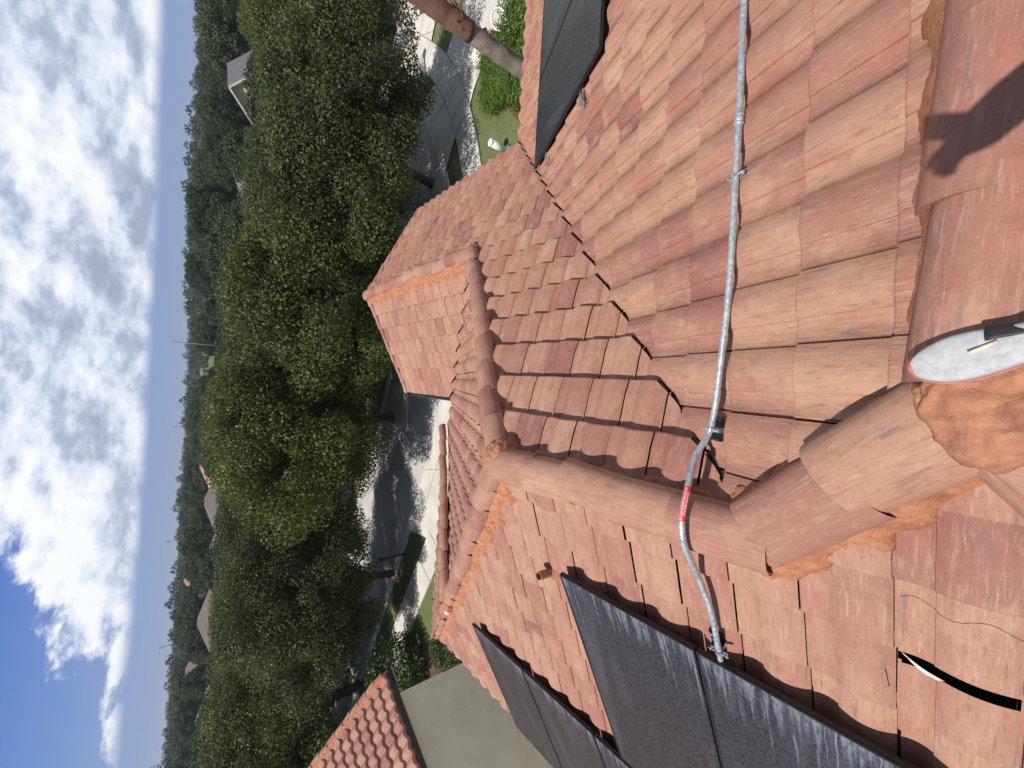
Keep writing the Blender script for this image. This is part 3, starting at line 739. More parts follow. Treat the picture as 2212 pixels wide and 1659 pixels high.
# ------------------------------------------------------------------ solar panels
def panel_meshes(pw, pl, th=.034, fr=.013):
    bm = bmesh.new()
    for (cx, cy, sx, sy) in ((fr/2, pl/2, fr, pl), (pw-fr/2, pl/2, fr, pl), (pw/2, fr/2, pw-2*fr-.0004, fr), (pw/2, pl-fr/2, pw-2*fr-.0004, fr)):
        box(bm, (cx, cy, -th/2), (sx, sy, th), None, .0015)
    box(bm, (pw/2, -.003+.001, -th*.55), (pw-.01, .004, th*.25))
    f = bpy.data.meshes.new('frame'); bm.to_mesh(f); bm.free(); f.materials.append(M_BLACKMET)
    g = bpy.data.meshes.new('glass'); n = 1
    g.from_pydata([(fr, fr, -.004), (pw-fr, fr, -.004), (pw-fr, pl-fr, -.004), (fr, pl-fr, -.004), (fr, fr, -.008), (pw-fr, fr, -.008), (pw-fr, pl-fr, -.008), (fr, pl-fr, -.008)], [], [(0, 3, 2, 1), (4, 5, 6, 7)])
    uvl = g.uv_layers.new(name='UVMap'); co = [(0, 0), (1, 0), (1, 1), (0, 1)]*2
    for lp in g.loops: uvl.data[lp.index].uv = co[lp.vertex_index]
    return f, g
def place_panel(meshes, corner, e, d, mat, label, group):
    e = Vector(e).normalized(); d = Vector(d).normalized(); n = e.cross(d)
    if n.z < 0: n = -n
    M = Matrix((e, d, n)).transposed().to_4x4(); M.translation = Vector(corner)
    t_ = bpy.data.objects.new('solar_panel', None); COL.objects.link(t_); t_.matrix_world = M
    tag(t_, label, 'solar panel', group)
    for nm, me in zip(('frame', 'glass'), meshes):
        o = bpy.data.objects.new(nm, me); COL.objects.link(o); o.parent = t_
        if nm == 'glass':
            o.material_slots  # placeholder keeps mesh shared
            if not me.materials: me.materials.append(mat)
    return t_
SL = 1.118
gp = 'solar panels on the left roof slope'
mA = panel_meshes(.985, 1.84*SL)
def lcorner(x, y, off=.15): return Vector((x, y, -.5*(xP-x)+off))
for (y, lbl) in ((.965, 'streaked solar panel under the end of the conduit, with the vent pipe at its corner'),
                 (-.03, 'large streaked solar panel next to the one at the conduit end, cut by the picture'),
                 (-1.025, 'streaked solar panel of the near row, almost outside the picture corner')):
    place_panel(mA, lcorner(-1.355, y+.985), (0, -1, 0), (-2, 0, -1), M_GLASS_A, lbl, gp)
mA2 = panel_meshes(1.015, 1.84*SL)
for (y, lbl) in ((3.30, 'streaked solar panel at the narrow tip of the lower row, nearest the hip'), (2.275, 'second solar panel of the lower row, counted from the hip'),
                 (1.25, 'third solar panel of the lower row, counted from the hip'), (.225, 'solar panel of the lower row, next below the conduit end')):
    place_panel(mA2, lcorner(-3.23, y+1.015), (0, -1, 0), (-2, 0, -1), M_GLASS_A, lbl, gp)
gp2 = 'solar panels on the front roof slope'
mB = panel_meshes(1.165, 1.80*SL)
def fcorner(x, y, off=.14): return Vector((x, y, -.5*(y-y0)+off))
for (x, y, lbl) in ((2.90, 2.25, 'dark dusty solar panel whose corner nearly touches the roof valley'), (4.08-.005, 2.25, 'dark front roof solar panel beside the one that nearly touches the valley'),
                    (2.90, .43, 'dark solar panel higher up the front roof above the one at the valley'), (4.075, .43, 'dark solar panel of the front roof at the picture edge, higher row')):
    if y > 1: place_panel(mB, fcorner(x, y), (1, 0, 0), (0, 2, -1), M_GLASS_B, lbl, gp2)
place_panel(panel_meshes(.985, 1.5), fcorner(3.44, .88), (1, 0, 0), (0, 2, -1), M_GLASS_B, 'dark solar panel higher up the front roof, partly cut by the picture edge', gp2)
# mounting rails
def rail(A, B, label, cat='rail', group='aluminium rails under the solar panels'):
    A = Vector(A); B = Vector(B); d = (B-A).normalized(); sd = d.cross(Vector((0, 0, 1))).normalized(); n = sd.cross(d)
    rot = Matrix((d, sd, n)).transposed(); t_ = thing('mounting_rail', label, cat, A, 0, group); L = (B-A).length
    bm = bmesh.new(); box(bm, d*L/2, (L, .032, .04), rot, .002); box(bm, d*L/2+n*.022, (L, .012, .006), rot); bm_obj('rail', bm, M_ALU, t_)
    k = .18
    while k < L:
        bm = bmesh.new(); box(bm, d*k - n*.05, (.05, .05, .065), rot, .003); bm_obj('foot', bm, M_BLACKMET, t_); k += 1.2
rail(fcorner(2.75, 2.68, .075), fcorner(5.2, 2.68, .075), 'bright aluminium rail end sticking out under the front solar panels, nearer the camera')
rail(fcorner(2.75, 3.68, .075), fcorner(5.2, 3.68, .075), 'bright aluminium rail end sticking out under the front solar panels, close to the valley')
rail(fcorner(3.36, 1.25, .075), fcorner(4.6, 1.25, .075), 'aluminium rail end under the front solar panel at the picture edge')
for x in (-1.75, -2.7): rail(lcorner(x, 1.99, .075), lcorner(x, -1.1, .075), 'aluminium rail under the near row of streaked solar panels, %s' % ('upper of two' if x > -2 else 'lower of two'))
for x in (-3.65, -4.6): rail(lcorner(x, 4.33, .075), lcorner(x, .2, .075), 'aluminium rail under the lower row of streaked solar panels, %s' % ('upper of two' if x > -4 else 'lower of two'))
bm = bmesh.new(); q = fcorner(2.77, 2.6, .06)
for k in range(2):
    tube(bm, spline([q+Vector((.2, .1, .03)), q+Vector((.0, .0+.03*k, -.02)), q+Vector((-.07, -.10, -.0)), q+Vector((.0, -.16, -.02+.02*k)), q+Vector((.18, -.12, .02))], 6), .004, 6)
wr = bm_obj('wire_loop', bm, M_BLACKMET); tag(wr, 'thin black wire looping out beside the rail end of the front solar panels', 'wire')

# ------------------------------------------------------------------ neighbouring house (turned about 22 degrees)
A_ = Vector((-7.72, 9.83, -2.72)); ang = R_(22.5)
ed = Vector((-math.sin(ang), -math.cos(ang), 0)); up_ = Vector((-math.cos(ang), math.sin(ang), 0))
nb = thing('neighbouring_house', 'house next door with grey green stucco wall and tiled roof beyond the left eave', 'house', (0, 0, 0))
Rdg = A_ + up_*5.0 + Vector((0, 0, 2.5))
tile_field('roof_tiles', Rdg, ed, -up_, [5.02-EX*i for i in range(17)][::-1], .0, (0, 9), [(A_+ed*.0, -ed), (A_+up_*5.0, up_)], nb, mat=M_TILE2, seed=77, lk=.020)
tile_field('roof_tiles', Rdg, ed, up_, [5.02-EX*i for i in range(17)][::-1], .0, (0, 9), [(A_+ed*.0, -ed), (A_+up_*5.0, -up_)], nb, mat=M_TILE2, seed=78)
deck('roof_deck', [A_+Vector((0, 0, 0)), A_+ed*9, Rdg+ed*9, Rdg], -.07, nb)
rk = caps(Rdg+Vector((0, 0, .02))-ed*.02, A_+Vector((0, 0, .03))-ed*.02+up_*.04, .085, .085, .29*1.118, seed=81, name='rake_caps', parent=nb, mat=M_TILE2)
mortar(Rdg, A_, ed, 0, seed=82, parent=rk, w_in=.05, w_out=.17, amp=.02, top=.115)
cc = caps(Rdg+Vector((0, 0, .02)), Rdg+ed*9+Vector((0, 0, .02)), seed=83, parent=nb, mat=M_TILE2)
bm = bmesh.new(); rot = Matrix.Rotation(math.atan2(ed.y, ed.x), 3, 'Z')
w0 = A_+up_*.42+ed*.40
cw = w0+up_*4.2+ed*4.5; box(bm, (cw.x, cw.y, (GZ-2.86)/2), (9, 8.4, -2.86-GZ), rot)
bm_obj('wall', bm, M_STUCCO, nb)
bm = bmesh.new(); q = A_+ed*4.5; box(bm, (q.x, q.y, -2.80), (9.0, .03, .17), rot)
q = A_+up_*.22+ed*4.5; box(bm, (q.x, q.y, -2.865), (9.0, .46, .012), rot); q = A_+up_*4+ed*.2; box(bm, (q.x, q.y, -2.866), (.42, 8.4, .012), rot)
bm_obj('soffit', bm, M_SOFFIT, nb)
# low porch roof behind the wall, seen as a pair of barrel ends
for k, (dq, r1) in enumerate((((.10, -.50), 1), ((-.22, -.42), 2))):
    q = w0+ed*dq[1]*0+up_*(.35+k*.34) - ed*.55
    caps(q+Vector((0, 0, -.15))+ed*.4, q+Vector((0, 0, -.40))-ed*.25, .10, .10, .35, seed=90+k, name='porch_roof_tile', parent=nb, mat=M_TILE2)

# ------------------------------------------------------------------ photographer: shoe in view, body behind the lens
per = thing('person', 'photographer standing on the ridge, only the toe of one grey mesh running shoe in view', 'person', (.10, -.25, .12))
PO = Vector((.10, -.25, .12))
def shoe(toe, heel, w_=.050, parent=None):
    toe = Vector(toe); heel = Vector(heel); d = (toe-heel); L = d.length; d.normalize(); sd = Vector((d.y, -d.x, 0))
    secs = [(0, .62, .55, .075), (.10, .74, .66, .085), (.30, .72, .70, .088), (.45, .76, .76, .080), (.60, .92, .92, .070), (.72, .96, .92, .060), (.82, .88, .80, .052), (.90, .72, .62, .046), (.96, .50, .40, .038), (.99, .28, .20, .032), (1.0, .10, .08, .026)]
    def build(z0f, z1f, grow, mat, name, par):
        V, Fc = [], []; seg = 20
        for (f, wl, wr_, hh) in secs:
            for k in range(seg):
                a = 2*math.pi*k/seg; cx = math.cos(a); sz = math.sin(a)
                ww = (wr_ if cx > 0 else wl)*w_*grow
                zt = z0f + (z1f(hh)-z0f)*(.5+.5*math.copysign(abs(sz)**.7, sz))
                V.append(heel + d*(f*L*(1+.012*(grow-1)*10) - .0) + sd*(math.copysign(abs(cx)**.75, cx)*ww) + Vector((0, 0, zt)))
        n = len(secs)
        for i in range(n-1):
            for k in range(seg):
                q = i*seg+k; Fc.append((q, i*seg+(k+1) % seg, (i+1)*seg+(k+1) % seg, (i+1)*seg+k))
        Fc.append(tuple(range(seg))[::-1]); Fc.append(tuple((n-1)*seg+k for k in range(seg)))
        o = mesh_obj(name, V, Fc, mat, par, smooth=True)
        bm = bmesh.new(); bm.from_mesh(o.data); bmesh.ops.recalc_face_normals(bm, faces=bm.faces[:]); bm.to_mesh(o.data); bm.free()
        md = o.modifiers.new('s', 'SUBSURF'); md.levels = 2; md.render_levels = 2
        return o
    so_ = build(.0, lambda h: .026, 1.09, M_SOLE, 'shoe', parent)
    build(.012, lambda h: .034, 1.05, M_RAND, 'rand', so_)
    build(.018, lambda h: h, 1.0, M_SHOE, 'upper', so_)
    q = heel + d*L*.60
    bm = bmesh.new(); rot = Matrix((d, sd*-1, Vector((0, 0, 1)))).transposed()
    for k in range(4):
        c = heel + d*L*(.38-.07*k) + Vector((0, 0, .074+.006*k)); a = sd*(.030)
        tube(bm, spline([c-a+Vector((0, 0, -.012)), c+Vector((0, 0, .004)), c+a+Vector((0, 0, -.012))], 4), .0032, 6)
    c = heel + d*L*.60 + sd*.004 + Vector((0, 0, .078)); tube(bm, [c+sd*.008-d*.03, c-sd*.004+d*.018], .0045, 8)
    bm_obj('lace', bm, M_LACE, so_)
    V, Fc = [], []
    for i in range(7):
        for j in range(9):
            f = .56-.30*i/6 - .05*(j/8); a = .25+1.15*j/8
            wl = .96*w_ if f > .55 else (.80+.2*(f-.4)/.15)*w_
            V.append(heel + d*L*f + sd*(math.sin(a)**.8*wl*1.02) + Vector((0, 0, .020+.064*math.cos(a)**.75)))
    for i in range(6):
        for j in range(8):
            q_ = i*9+j; Fc.append((q_, q_+1, q_+10, q_+9))
    pz = mesh_obj('side_panel', V, Fc, M_SHOEBLK, so_, smooth=True); md = pz.modifiers.new('t', 'SOLIDIFY'); md.thickness = .004; md.offset = 0
    return so_
shoe(Vector((.098, .148, .125))-PO, Vector((.195, -.150, .12))-PO, .060, per)
shoe(Vector((-.02, -.30, .0))-PO, Vector((-.03, -.58, -.10))-PO, .049, per)
# body grown from one skinned skeleton
def skin_body():
    J_ = {'pel': (.03, -.42, .93), 'spine': (.03, -.43, 1.12), 'chest': (.03, -.42, 1.34), 'neck': (.03, -.39, 1.50), 'head': (.03, -.35, 1.60), 'crown': (.03, -.34, 1.71),
          'hipR': (.12, -.42, .90), 'kneeR': (.19, -.27, .54), 'ankR': (.195, -.14, .19), 'hipL': (-.06, -.43, .90), 'kneeL': (-.10, -.46, .50), 'ankL': (-.115, -.55, .08),
          'shR': (.21, -.42, 1.43), 'elR': (.30, -.31, 1.29), 'wrR': (.100, -.130, 1.455), 'haR': (.0, -.064, 1.515), 'shL': (-.15, -.42, 1.43), 'elL': (-.22, -.48, 1.15), 'wrL': (-.24, -.40, .92), 'haL': (-.24, -.37, .84)}
    E = [('pel', 'spine'), ('spine', 'chest'), ('chest', 'neck'), ('neck', 'head'), ('head', 'crown'), ('pel', 'hipR'), ('hipR', 'kneeR'), ('kneeR', 'ankR'), ('pel', 'hipL'), ('hipL', 'kneeL'), ('kneeL', 'ankL'),
         ('chest', 'shR'), ('shR', 'elR'), ('elR', 'wrR'), ('wrR', 'haR'), ('chest', 'shL'), ('shL', 'elL'), ('elL', 'wrL'), ('wrL', 'haL')]
    rad = dict(pel=.14, spine=.13, chest=.15, neck=.055, head=.088, crown=.06, hipR=.09, kneeR=.06, ankR=.042, hipL=.09, kneeL=.06, ankL=.042, shR=.062, elR=.075, wrR=.058, haR=.046, shL=.062, elL=.042, wrL=.028, haL=.034)
    hp = Vector(J_['haR'])
    names = list(J_)
    # five fingers closed round the phone, rooted in the palm
    fwd = -U2; out = R2; back = -Fv
    for i in range(4):
        b0 = hp + fwd*(-.012+.019*i*-1) + out*-.012
        Lf = (.030, .034, .032, .026)[i]
        for k in range(3):
            nm = 'f%d%d' % (i, k); J_[nm] = tuple(b0 + out*-(Lf*.7*(k+1)) + Fv*(.012*(k == 1)+.016*(k == 2)) + fwd*(-.003*k)); names.append(nm); rad[nm] = .0095-.0008*k
            E.append(('haR' if k == 0 else 'f%d%d' % (i, k-1), nm))
    for k in range(2):
        nm = 't%d' % k; J_[nm] = tuple(hp + out*(.028+.018*k) + fwd*-(.012+.026*k) + Fv*.008); names.append(nm); rad[nm] = .0115-.001*k; E.append(('haR' if k == 0 else 't0', nm))
    V = [Vector(J_[n])-PO for n in names]; Ed = [(names.index(a), names.index(c)) for a, c in E]
    me = bpy.data.meshes.new('body'); me.from_pydata(V, Ed, []); me.materials.append(M_SKIN)
    o = bpy.data.objects.new('body', me); COL.objects.link(o); o.parent = per
    sk = o.modifiers.new('skin', 'SKIN')
    for i, n in enumerate(names):
        sv = me.skin_vertices[0].data[i]; r = rad[n]; sv.radius = (r, r*.78 if n in ('chest', 'spine', 'pel') else r); sv.use_root = (n == 'pel')
    sb = o.modifiers.new('sub', 'SUBSURF'); sb.levels = 2; sb.render_levels = 2
    return o
body = skin_body()
bm = bmesh.new()
tube(bm, [Vector(p)-PO for p in ((.12, -.42, .92), (.19, -.272, .54), (.195, -.145, .215))], [.115, .085, .068], 16)
tube(bm, [Vector(p)-PO for p in ((-.06, -.43, .92), (-.10, -.46, .50), (-.115, -.55, .11))], [.115, .085, .068], 16)
tube(bm, [Vector(p)-PO for p in ((.03, -.42, .86), (.03, -.425, 1.02))], [.165, .16], 18)
bm_obj('trousers', bm, M_JEANS, body)
bm = bmesh.new()
tube(bm, [Vector(p)-PO for p in ((.03, -.425, .98), (.03, -.43, 1.15), (.03, -.42, 1.38), (.03, -.40, 1.47))], [.165, .16, .175, .09], 18)
tube(bm, [Vector(p)-PO for p in ((.17, -.42, 1.41), (.25, -.37, 1.30))], [.078, .062], 14); tube(bm, [Vector(p)-PO for p in ((-.11, -.42, 1.41), (-.19, -.45, 1.27))], [.078, .062], 14)
bm_obj('shirt', bm, M_SHIRT, body)
bm = bmesh.new(); bmesh.ops.create_uvsphere(bm, u_segments=20, v_segments=14, radius=.098); bmesh.ops.translate(bm, verts=bm.verts, vec=Vector((.03, -.375, 1.685))-PO); bm_obj('hair', bm, M_HAIR, body, smooth=True)
ph = CAM - Fv*.012 - U2*.060 + R2*.024
pho = thing('phone', 'black phone in the hand of the photographer, above the picture', 'phone', ph)
bm = bmesh.new(); box(bm, (0, 0, 0), (.147, .072, .008), m3, .003); bm_obj('case', bm, M_PHONE, pho)
bm = bmesh.new(); box(bm, -Fv*.0046, (.140, .066, .0006), m3); bm_obj('screen', bm, M_GLASSW, pho)

# ------------------------------------------------------------------ ground, street and pavements
def struct(o): o['kind'] = 'structure'; return o
bm = bmesh.new(); bmesh.ops.create_grid(bm, x_segments=2, y_segments=2, size=6000); bmesh.ops.translate(bm, verts=bm.verts, vec=(0, 0, GZ)); struct(bm_obj('ground', bm, M_GRASS))
def offset_curve(pts, dist):
    o = []
    for i, p in enumerate(pts):
        a = pts[max(0, i-1)]; c = pts[min(len(pts)-1, i+1)]; d = (Vector(c)-Vector(a)).normalized(); n = Vector((d.y, -d.x))
        o.append(Vector(p)+n*dist)
    return o
def ribbon(name, A, B, z, mat, th=0.0):
    V, Fc = [], []
    for a, c in zip(A, B): V += [(a[0], a[1], z), (c[0], c[1], z)]
    n = len(A); Fc = [(2*i, 2*i+1, 2*i+3, 2*i+2) for i in range(n-1)]
    if th:
        k = len(V)
        for a, c in zip(A, B): V += [(a[0], a[1], z-th), (c[0], c[1], z-th)]
        for i in range(n-1):
            Fc += [(2*i, k+2*i, k+2*i+2, 2*i+2), (2*i+1, k+2*i+1, k+2*i+3, 2*i+3)]
    o = mesh_obj(name, V, Fc, mat)
    bm = bmesh.new(); bm.from_mesh(o.data); bmesh.ops.recalc_face_normals(bm, faces=bm.faces[:]); bm.to_mesh(o.data); bm.free()
    return struct(o)
def c2(pts, per=6): return [Vector((p[0], p[1])) for p in [tuple(q)[:2] for q in spline([(a, b_, 0) for a, b_ in pts], per)]]
SWN = c2([(-60, 44), (-40, 33), (-22, 23.6), (-15.5, 20.1), (-12.2, 18.4), (-8.7, 16.5), (-5.5, 15.0), (-2, 14.2), (2, 13.8), (6, 13.9), (9.6, 14.7), (12.8, 15.95), (14.7, 17.0), (16.7, 18.5), (18.2, 20.0), (21, 23), (25, 26.5), (34, 33), (60, 48)])
SWF = offset_curve(SWN, -1.45)
KB = c2([(-60, 47.5), (-40, 36.4), (-22, 26.8), (-15, 23.1), (-11.7, 21.5), (-8.3, 19.8), (-3.9, 17.7), (0, 16.6), (4, 16.4), (8, 17.1), (11, 18.3), (13.3, 19.6), (15.4, 21.1), (17.5, 22.6), (21, 25.6), (28, 31), (60, 51)])
KF = offset_curve(KB, -7.0)
ribbon('road', KB, KF, GZ+.012, M_ROAD)
ribbon('kerb', offset_curve(KB, .16), offset_curve(KB, -.30), GZ+.06, M_KERB, .06)
ribbon('kerb', offset_curve(KF, .30), offset_curve(KF, -.16), GZ+.06, M_KERB, .06)
ribbon('sidewalk', SWN, SWF, GZ+.050, M_CONC, .05)
F2 = offset_curve(KF, -1.9); ribbon('sidewalk', F2, offset_curve(KF, -3.3), GZ+.050, M_CONC, .05)
def poly(name, pts, z, mat):
    bm = bmesh.new(); f = bm.faces.new([bm.verts.new((p[0], p[1], z)) for p in pts]); bmesh.ops.triangulate(bm, faces=[f])
    bmesh.ops.recalc_face_normals(bm, faces=bm.faces[:])
    if sum(f.normal.z for f in bm.faces) < 0: bmesh.ops.reverse_faces(bm, faces=bm.faces[:])
    return struct(bm_obj(name, bm, mat))
poly('driveway', [(15.76, 19.7), (15.5, 21.15), (13.2, 19.6), (10.3, 18.0), (11.94, 17.08), (12.79, 15.93), (13.3, 15.7), (14.7, 14.6), (14.95, 13.5), (15.1, 11.5), (19, 6.5), (26, 10), (18.44, 17.0), (16.7, 18.5)], GZ+.066, M_CONC)
poly('driveway', [(18.2, 20.1), (18.56, 20.38), (19.97, 19.79), (26, 16), (31, 21), (24, 27.4), (21.3, 25.9), (17.5, 22.6), (17.3, 21.3)], GZ+.070, M_CONC)
poly('driveway', [(-3.6, 17.7), (-8.2, 19.9), (-7.9, 17.75), (-6.6, 15.3), (-5.2, 13.2), (-4.4, 11.5), (-1, 11.5), (-.6, 14.0), (-.6, 16.75)], GZ+.072, M_CONC)
bm = bmesh.new()
def jl(a, c, wd=.025, z=GZ+.076):
    a = Vector((*a, 0)); c = Vector((*c, 0)); d = (c-a).normalized(); n = Vector((-d.y, d.x, 0))*wd/2
    bm.faces.new([bm.verts.new(q+Vector((0, 0, z))) for q in (a-n, c-n, c+n, a+n)])
acc = 0
for i in range(len(SWN)-1):
    acc += (SWN[i+1]-SWN[i]).length
    if acc > 1.45: jl(SWN[i], SWF[i], .03, GZ+.0795); acc = 0
for i in range(len(SWN)-1):
    if 8 < SWN[i].x < 20: jl(SWN[i], SWN[i+1], .035, GZ+.0785); jl(SWF[i], SWF[i+1], .035, GZ+.0785)
jl((15.0, 19.1), (19.5, 13.5)); jl((17.6, 17.7), (14.7, 14.6)); jl((20.3, 15.2), (16.5, 12)); jl((13.85, 19.9), (14.3, 17.2)); jl((19, 20.2), (21.6, 26)); jl((23, 18.1), (27, 24)); jl((18, 22.6), (28, 19.0))
jl((-8.0, 18.7), (-.7, 15.6)); jl((-4.6, 18.2), (-3.4, 12))
struct(bm_obj('pavement_joints', bm, M_JOINT))
poly('planting_bed', [(-5.9, 8.2), (-10.2, 13.6), (-12.9, 16.8), (-15.5, 18.3), (-17.5, 17.0), (-12, 9), (-8, 5)], GZ+.02, M_MULCH)  # mulch bed whose dark brown also stands in for the house shadow on the lawn
poly('planting_bed', [(8.6, 9.6), (10.2, 12.2), (12.0, 13.7), (13.9, 14.4), (14.9, 13.5), (15.0, 11.4), (19, 6.3), (9, 5.4)], GZ+.020, M_MULCH)
poly('planting_bed', [(21.6, 26.6), (24.2, 28.2), (29, 31), (30, 29.5), (25, 26.9), (22.6, 25.6)], GZ+.074, M_MULCH)

# ------------------------------------------------------------------ foliage
def leaf_cloud(name, seed, clumps, per, leaf, mat, flat=.75):
    rs = np.random.RandomState(seed); Vs, As = [], []
    for (c, r) in clumps:
        n = int(per*(r/.8)**2)
        d = rs.normal(size=(n, 3)); d /= np.linalg.norm(d, axis=1)[:, None]
        rad = r*(.35+.65*rs.rand(n)**.45)
        p = np.array(c) + d*rad[:, None]*np.array([1, 1, flat])
        nr = d + rs.normal(size=(n, 3))*.75 + np.array([0, 0, .35]); nr /= np.linalg.norm(nr, axis=1)[:, None]
        t1 = np.cross(nr, rs.normal(size=(n, 3))); t1 /= np.linalg.norm(t1, axis=1)[:, None]; t2 = np.cross(nr, t1)
        L = leaf*(.6+.8*rs.rand(n))[:, None]; Wd = L*.42
        q = np.stack([p-t1*L*.5, p+t2*Wd, p+t1*L*.5, p-t2*Wd], 1)
        Vs.append(q.reshape(-1, 3)); r1 = np.clip(rs.rand(n)*.75+rs.rand()*.3, 0, 1); r2 = np.full(n, rs.rand())
        a = np.stack([r1, r2, r1*0, r1*0+1], 1); As.append(np.repeat(a, 4, 0))
    V = np.concatenate(Vs).astype(np.float32); A = np.concatenate(As).astype(np.float32); nq = len(V)//4
    me = bpy.data.meshes.new(name); me.vertices.add(len(V)); me.vertices.foreach_set('co', V.ravel())
    me.loops.add(len(V)); me.loops.foreach_set('vertex_index', np.arange(len(V), dtype=np.int32))
    me.polygons.add(nq); me.polygons.foreach_set('loop_start', np.arange(0, len(V), 4, dtype=np.int32)); me.polygons.foreach_set('loop_total', np.full(nq, 4, dtype=np.int32))
    me.update(calc_edges=True)
    at = me.attributes.new('tcol', 'FLOAT_COLOR', 'POINT'); at.data.foreach_set('color', A.ravel())
    me.materials.append(mat); return me
def crown_clumps(seed, n, R, z0, z1, cr=(.45, 1.25)):
    rs = random.Random(seed); out = []; lobes = [(rs.uniform(0, 6.28), rs.uniform(.72, 1.12)) for _ in range(7)]
    for i in range(n):
        a = rs.uniform(0, 6.28); t_ = rs.random()**.8
        zz = z0+(z1-z0)*t_
        lob = 1+.20*math.sin(2*a+lobes[0][0])+.12*math.sin(4*a+2*zz)+.12*math.sin(3*a+lobes[1][0])+.08*math.sin(5*a+lobes[2][0])
        zz = z0+(z1-z0)*t_
        k = math.sqrt(max(0, 1-((t_-.36)/.66)**2)) if t_ > .36 else (.60+.40*(t_/.36))
        r = R*lob*k*rs.uniform(.55, 1.12)**.7
        if rs.random() < .10: r *= rs.uniform(.2, .7)
        out.append(((r*math.cos(a), r*math.sin(a), zz+rs.uniform(-.35, .35)), rs.uniform(*cr)))
    return out
def trunk_bm(seed, h=3.0, R=5.2, r0=.23, nl=6):
    rs = random.Random(seed); bm = bmesh.new(); fz = h*.55
    lean = Vector((rs.uniform(-.3, .3), rs.uniform(-.3, .3), 0))
    tube(bm, spline([(0, 0, -.15), Vector((0, 0, .3)), lean*.5+Vector((0, 0, fz*.6)), lean+Vector((0, 0, fz))], 3), [r0*1.5, r0*1.35, r0*1.2, r0*1.1, r0*1.05, r0, r0, r0*.98, r0*.96, r0*.95], 10)
    for i in range(nl):
        a = 6.28*i/nl+rs.uniform(-.4, .4); d = Vector((math.cos(a), math.sin(a), 0)); b0 = lean+Vector((0, 0, fz-.1))
        L = R*rs.uniform(.6, .85); p = [b0, b0+d*L*.25+Vector((0, 0, .9)), b0+d*L*.6+Vector((0, 0, 2.0+rs.random())), b0+d*L+Vector((rs.uniform(-.4, .4), rs.uniform(-.4, .4), 3.2+rs.random()))]
        sp = spline(p, 3); tube(bm, sp, [r0*.62*(1-.82*k/(len(sp)-1)) for k in range(len(sp))], 7)
        for j in range(3):
            q = Vector(sp[4+j]); a2 = a+rs.uniform(-1.1, 1.1); d2 = Vector((math.cos(a2), math.sin(a2), rs.uniform(.2, .7)))
            tube(bm, [q, q+d2*rs.uniform(.8, 1.2), q+d2*rs.uniform(1.5, 2.2)+Vector((0, 0, .3))], [r0*.26, r0*.16, r0*.06], 5)
    return bm
# near oaks: three crowns shared by all (unit tree: 8.3 m high, 5.3 m radius)
CR = [leaf_cloud('oak_crown', s, crown_clumps(s, 300, 4.9, 2.0, 7.7), 470, .10, mm) for s, mm in ((101, M_LEAFD), (102, M_LEAF), (103, M_LEAFL))]
TR = []
for s in (201, 202, 203):
    bm = trunk_bm(s); me = bpy.data.meshes.new('oak_trunk'); bm.to_mesh(me); bm.free(); me.materials.append(M_BARK); TR.append(me)
FCR = [leaf_cloud('tree_crown', s, crown_clumps(s, 150, 4.7, 1.9, 7.6, (.8, 1.4)), 110, .27, M_LEAF2) for s in (301, 302, 303, 304)]
FTR = []
for s in (401,):
    bm = trunk_bm(s, nl=3); me = bpy.data.meshes.new('tree_trunk'); bm.to_mesh(me); bm.free(); me.materials.append(M_BARK); FTR.append(me)
def oak(x, y, top, r, var, label, rz=0.0, far=False, group=None, name='oak_tree', cat='tree'):
    t_ = thing(name, label, cat, (x, y, GZ), rz, group); k = (top-GZ)/8.3; t_.scale = (r/5.3, r/5.3, k)
    for nm, me in (('crown', (FCR if far else CR)[var]), ('trunk', (FTR[0] if far else TR[var % 3]))):
        o = bpy.data.objects.new(nm, me); COL.objects.link(o); o.parent = t_
    return t_
G1 = 'street oaks on the near side of the road'; G2 = 'street oaks across the road'
oak(10.4, 19.4, -.10, 5.0, 0, 'dense dark oak with several trunks standing beyond the tiled gable, its shade on the driveway', 1.0, group=G1)
oak(3.4, 20.6, .55, 5.2, 1, 'tall oak directly behind the peak of the tiled gable', 2.2, group=G1)
oak(-2.4, 22.9, 1.0, 5.3, 2, 'brighter green oak overhanging the road, left of the tiled gable', .4, group=G1)
oak(-11.1, 21.3, .10, 4.1, 0, 'dark oak with a single slim trunk on the verge by the first mailbox', 4.0, group=G1)
oak(-20.2, 25.6, .05, 5.6, 1, 'oak with a low forked trunk behind the ridge of the neighbouring roof', 5.0, group=G1)
oak(-29, 27, -.2, 5.5, 2, 'oak at the far left end of the street row, cut by the picture edge', 1.5, group=G1)
oak(22.5, 29.5, .2, 5.0, 2, 'oak beyond the white concrete driveway near the top corner of the picture', 3.0, group=G1)
L2 = ['oak across the road behind the dark multi trunk oak', 'oak across the road behind the tiled gable peak', 'oak across the road behind the brighter green oak', 'oak across the road left of the brighter green one',
      'oak across the road behind the slim trunked oak', 'oak across the road behind the neighbouring roof ridge', 'oak across the road below the tan gabled house', 'oak across the road right of the tan gabled house', 'oak across the road near the left picture edge']
for i, (x, y, tp, r) in enumerate(((14, 33, -.7, 5.6), (5.5, 31.5, -.2, 5.4), (-3, 31.5, .7, 5.2), (-11, 33, -.3, 5.4), (-18.5, 35.5, -.6, 5.4), (-27, 38.5, -.9, 5.6), (20.5, 39, -1.9, 5.2), (33, 38, -1.3, 5.2), (-37, 37, -1.0, 5.4))):
    oak(x, y, tp, r, i % 3, L2[i], i*1.3, group=G2)
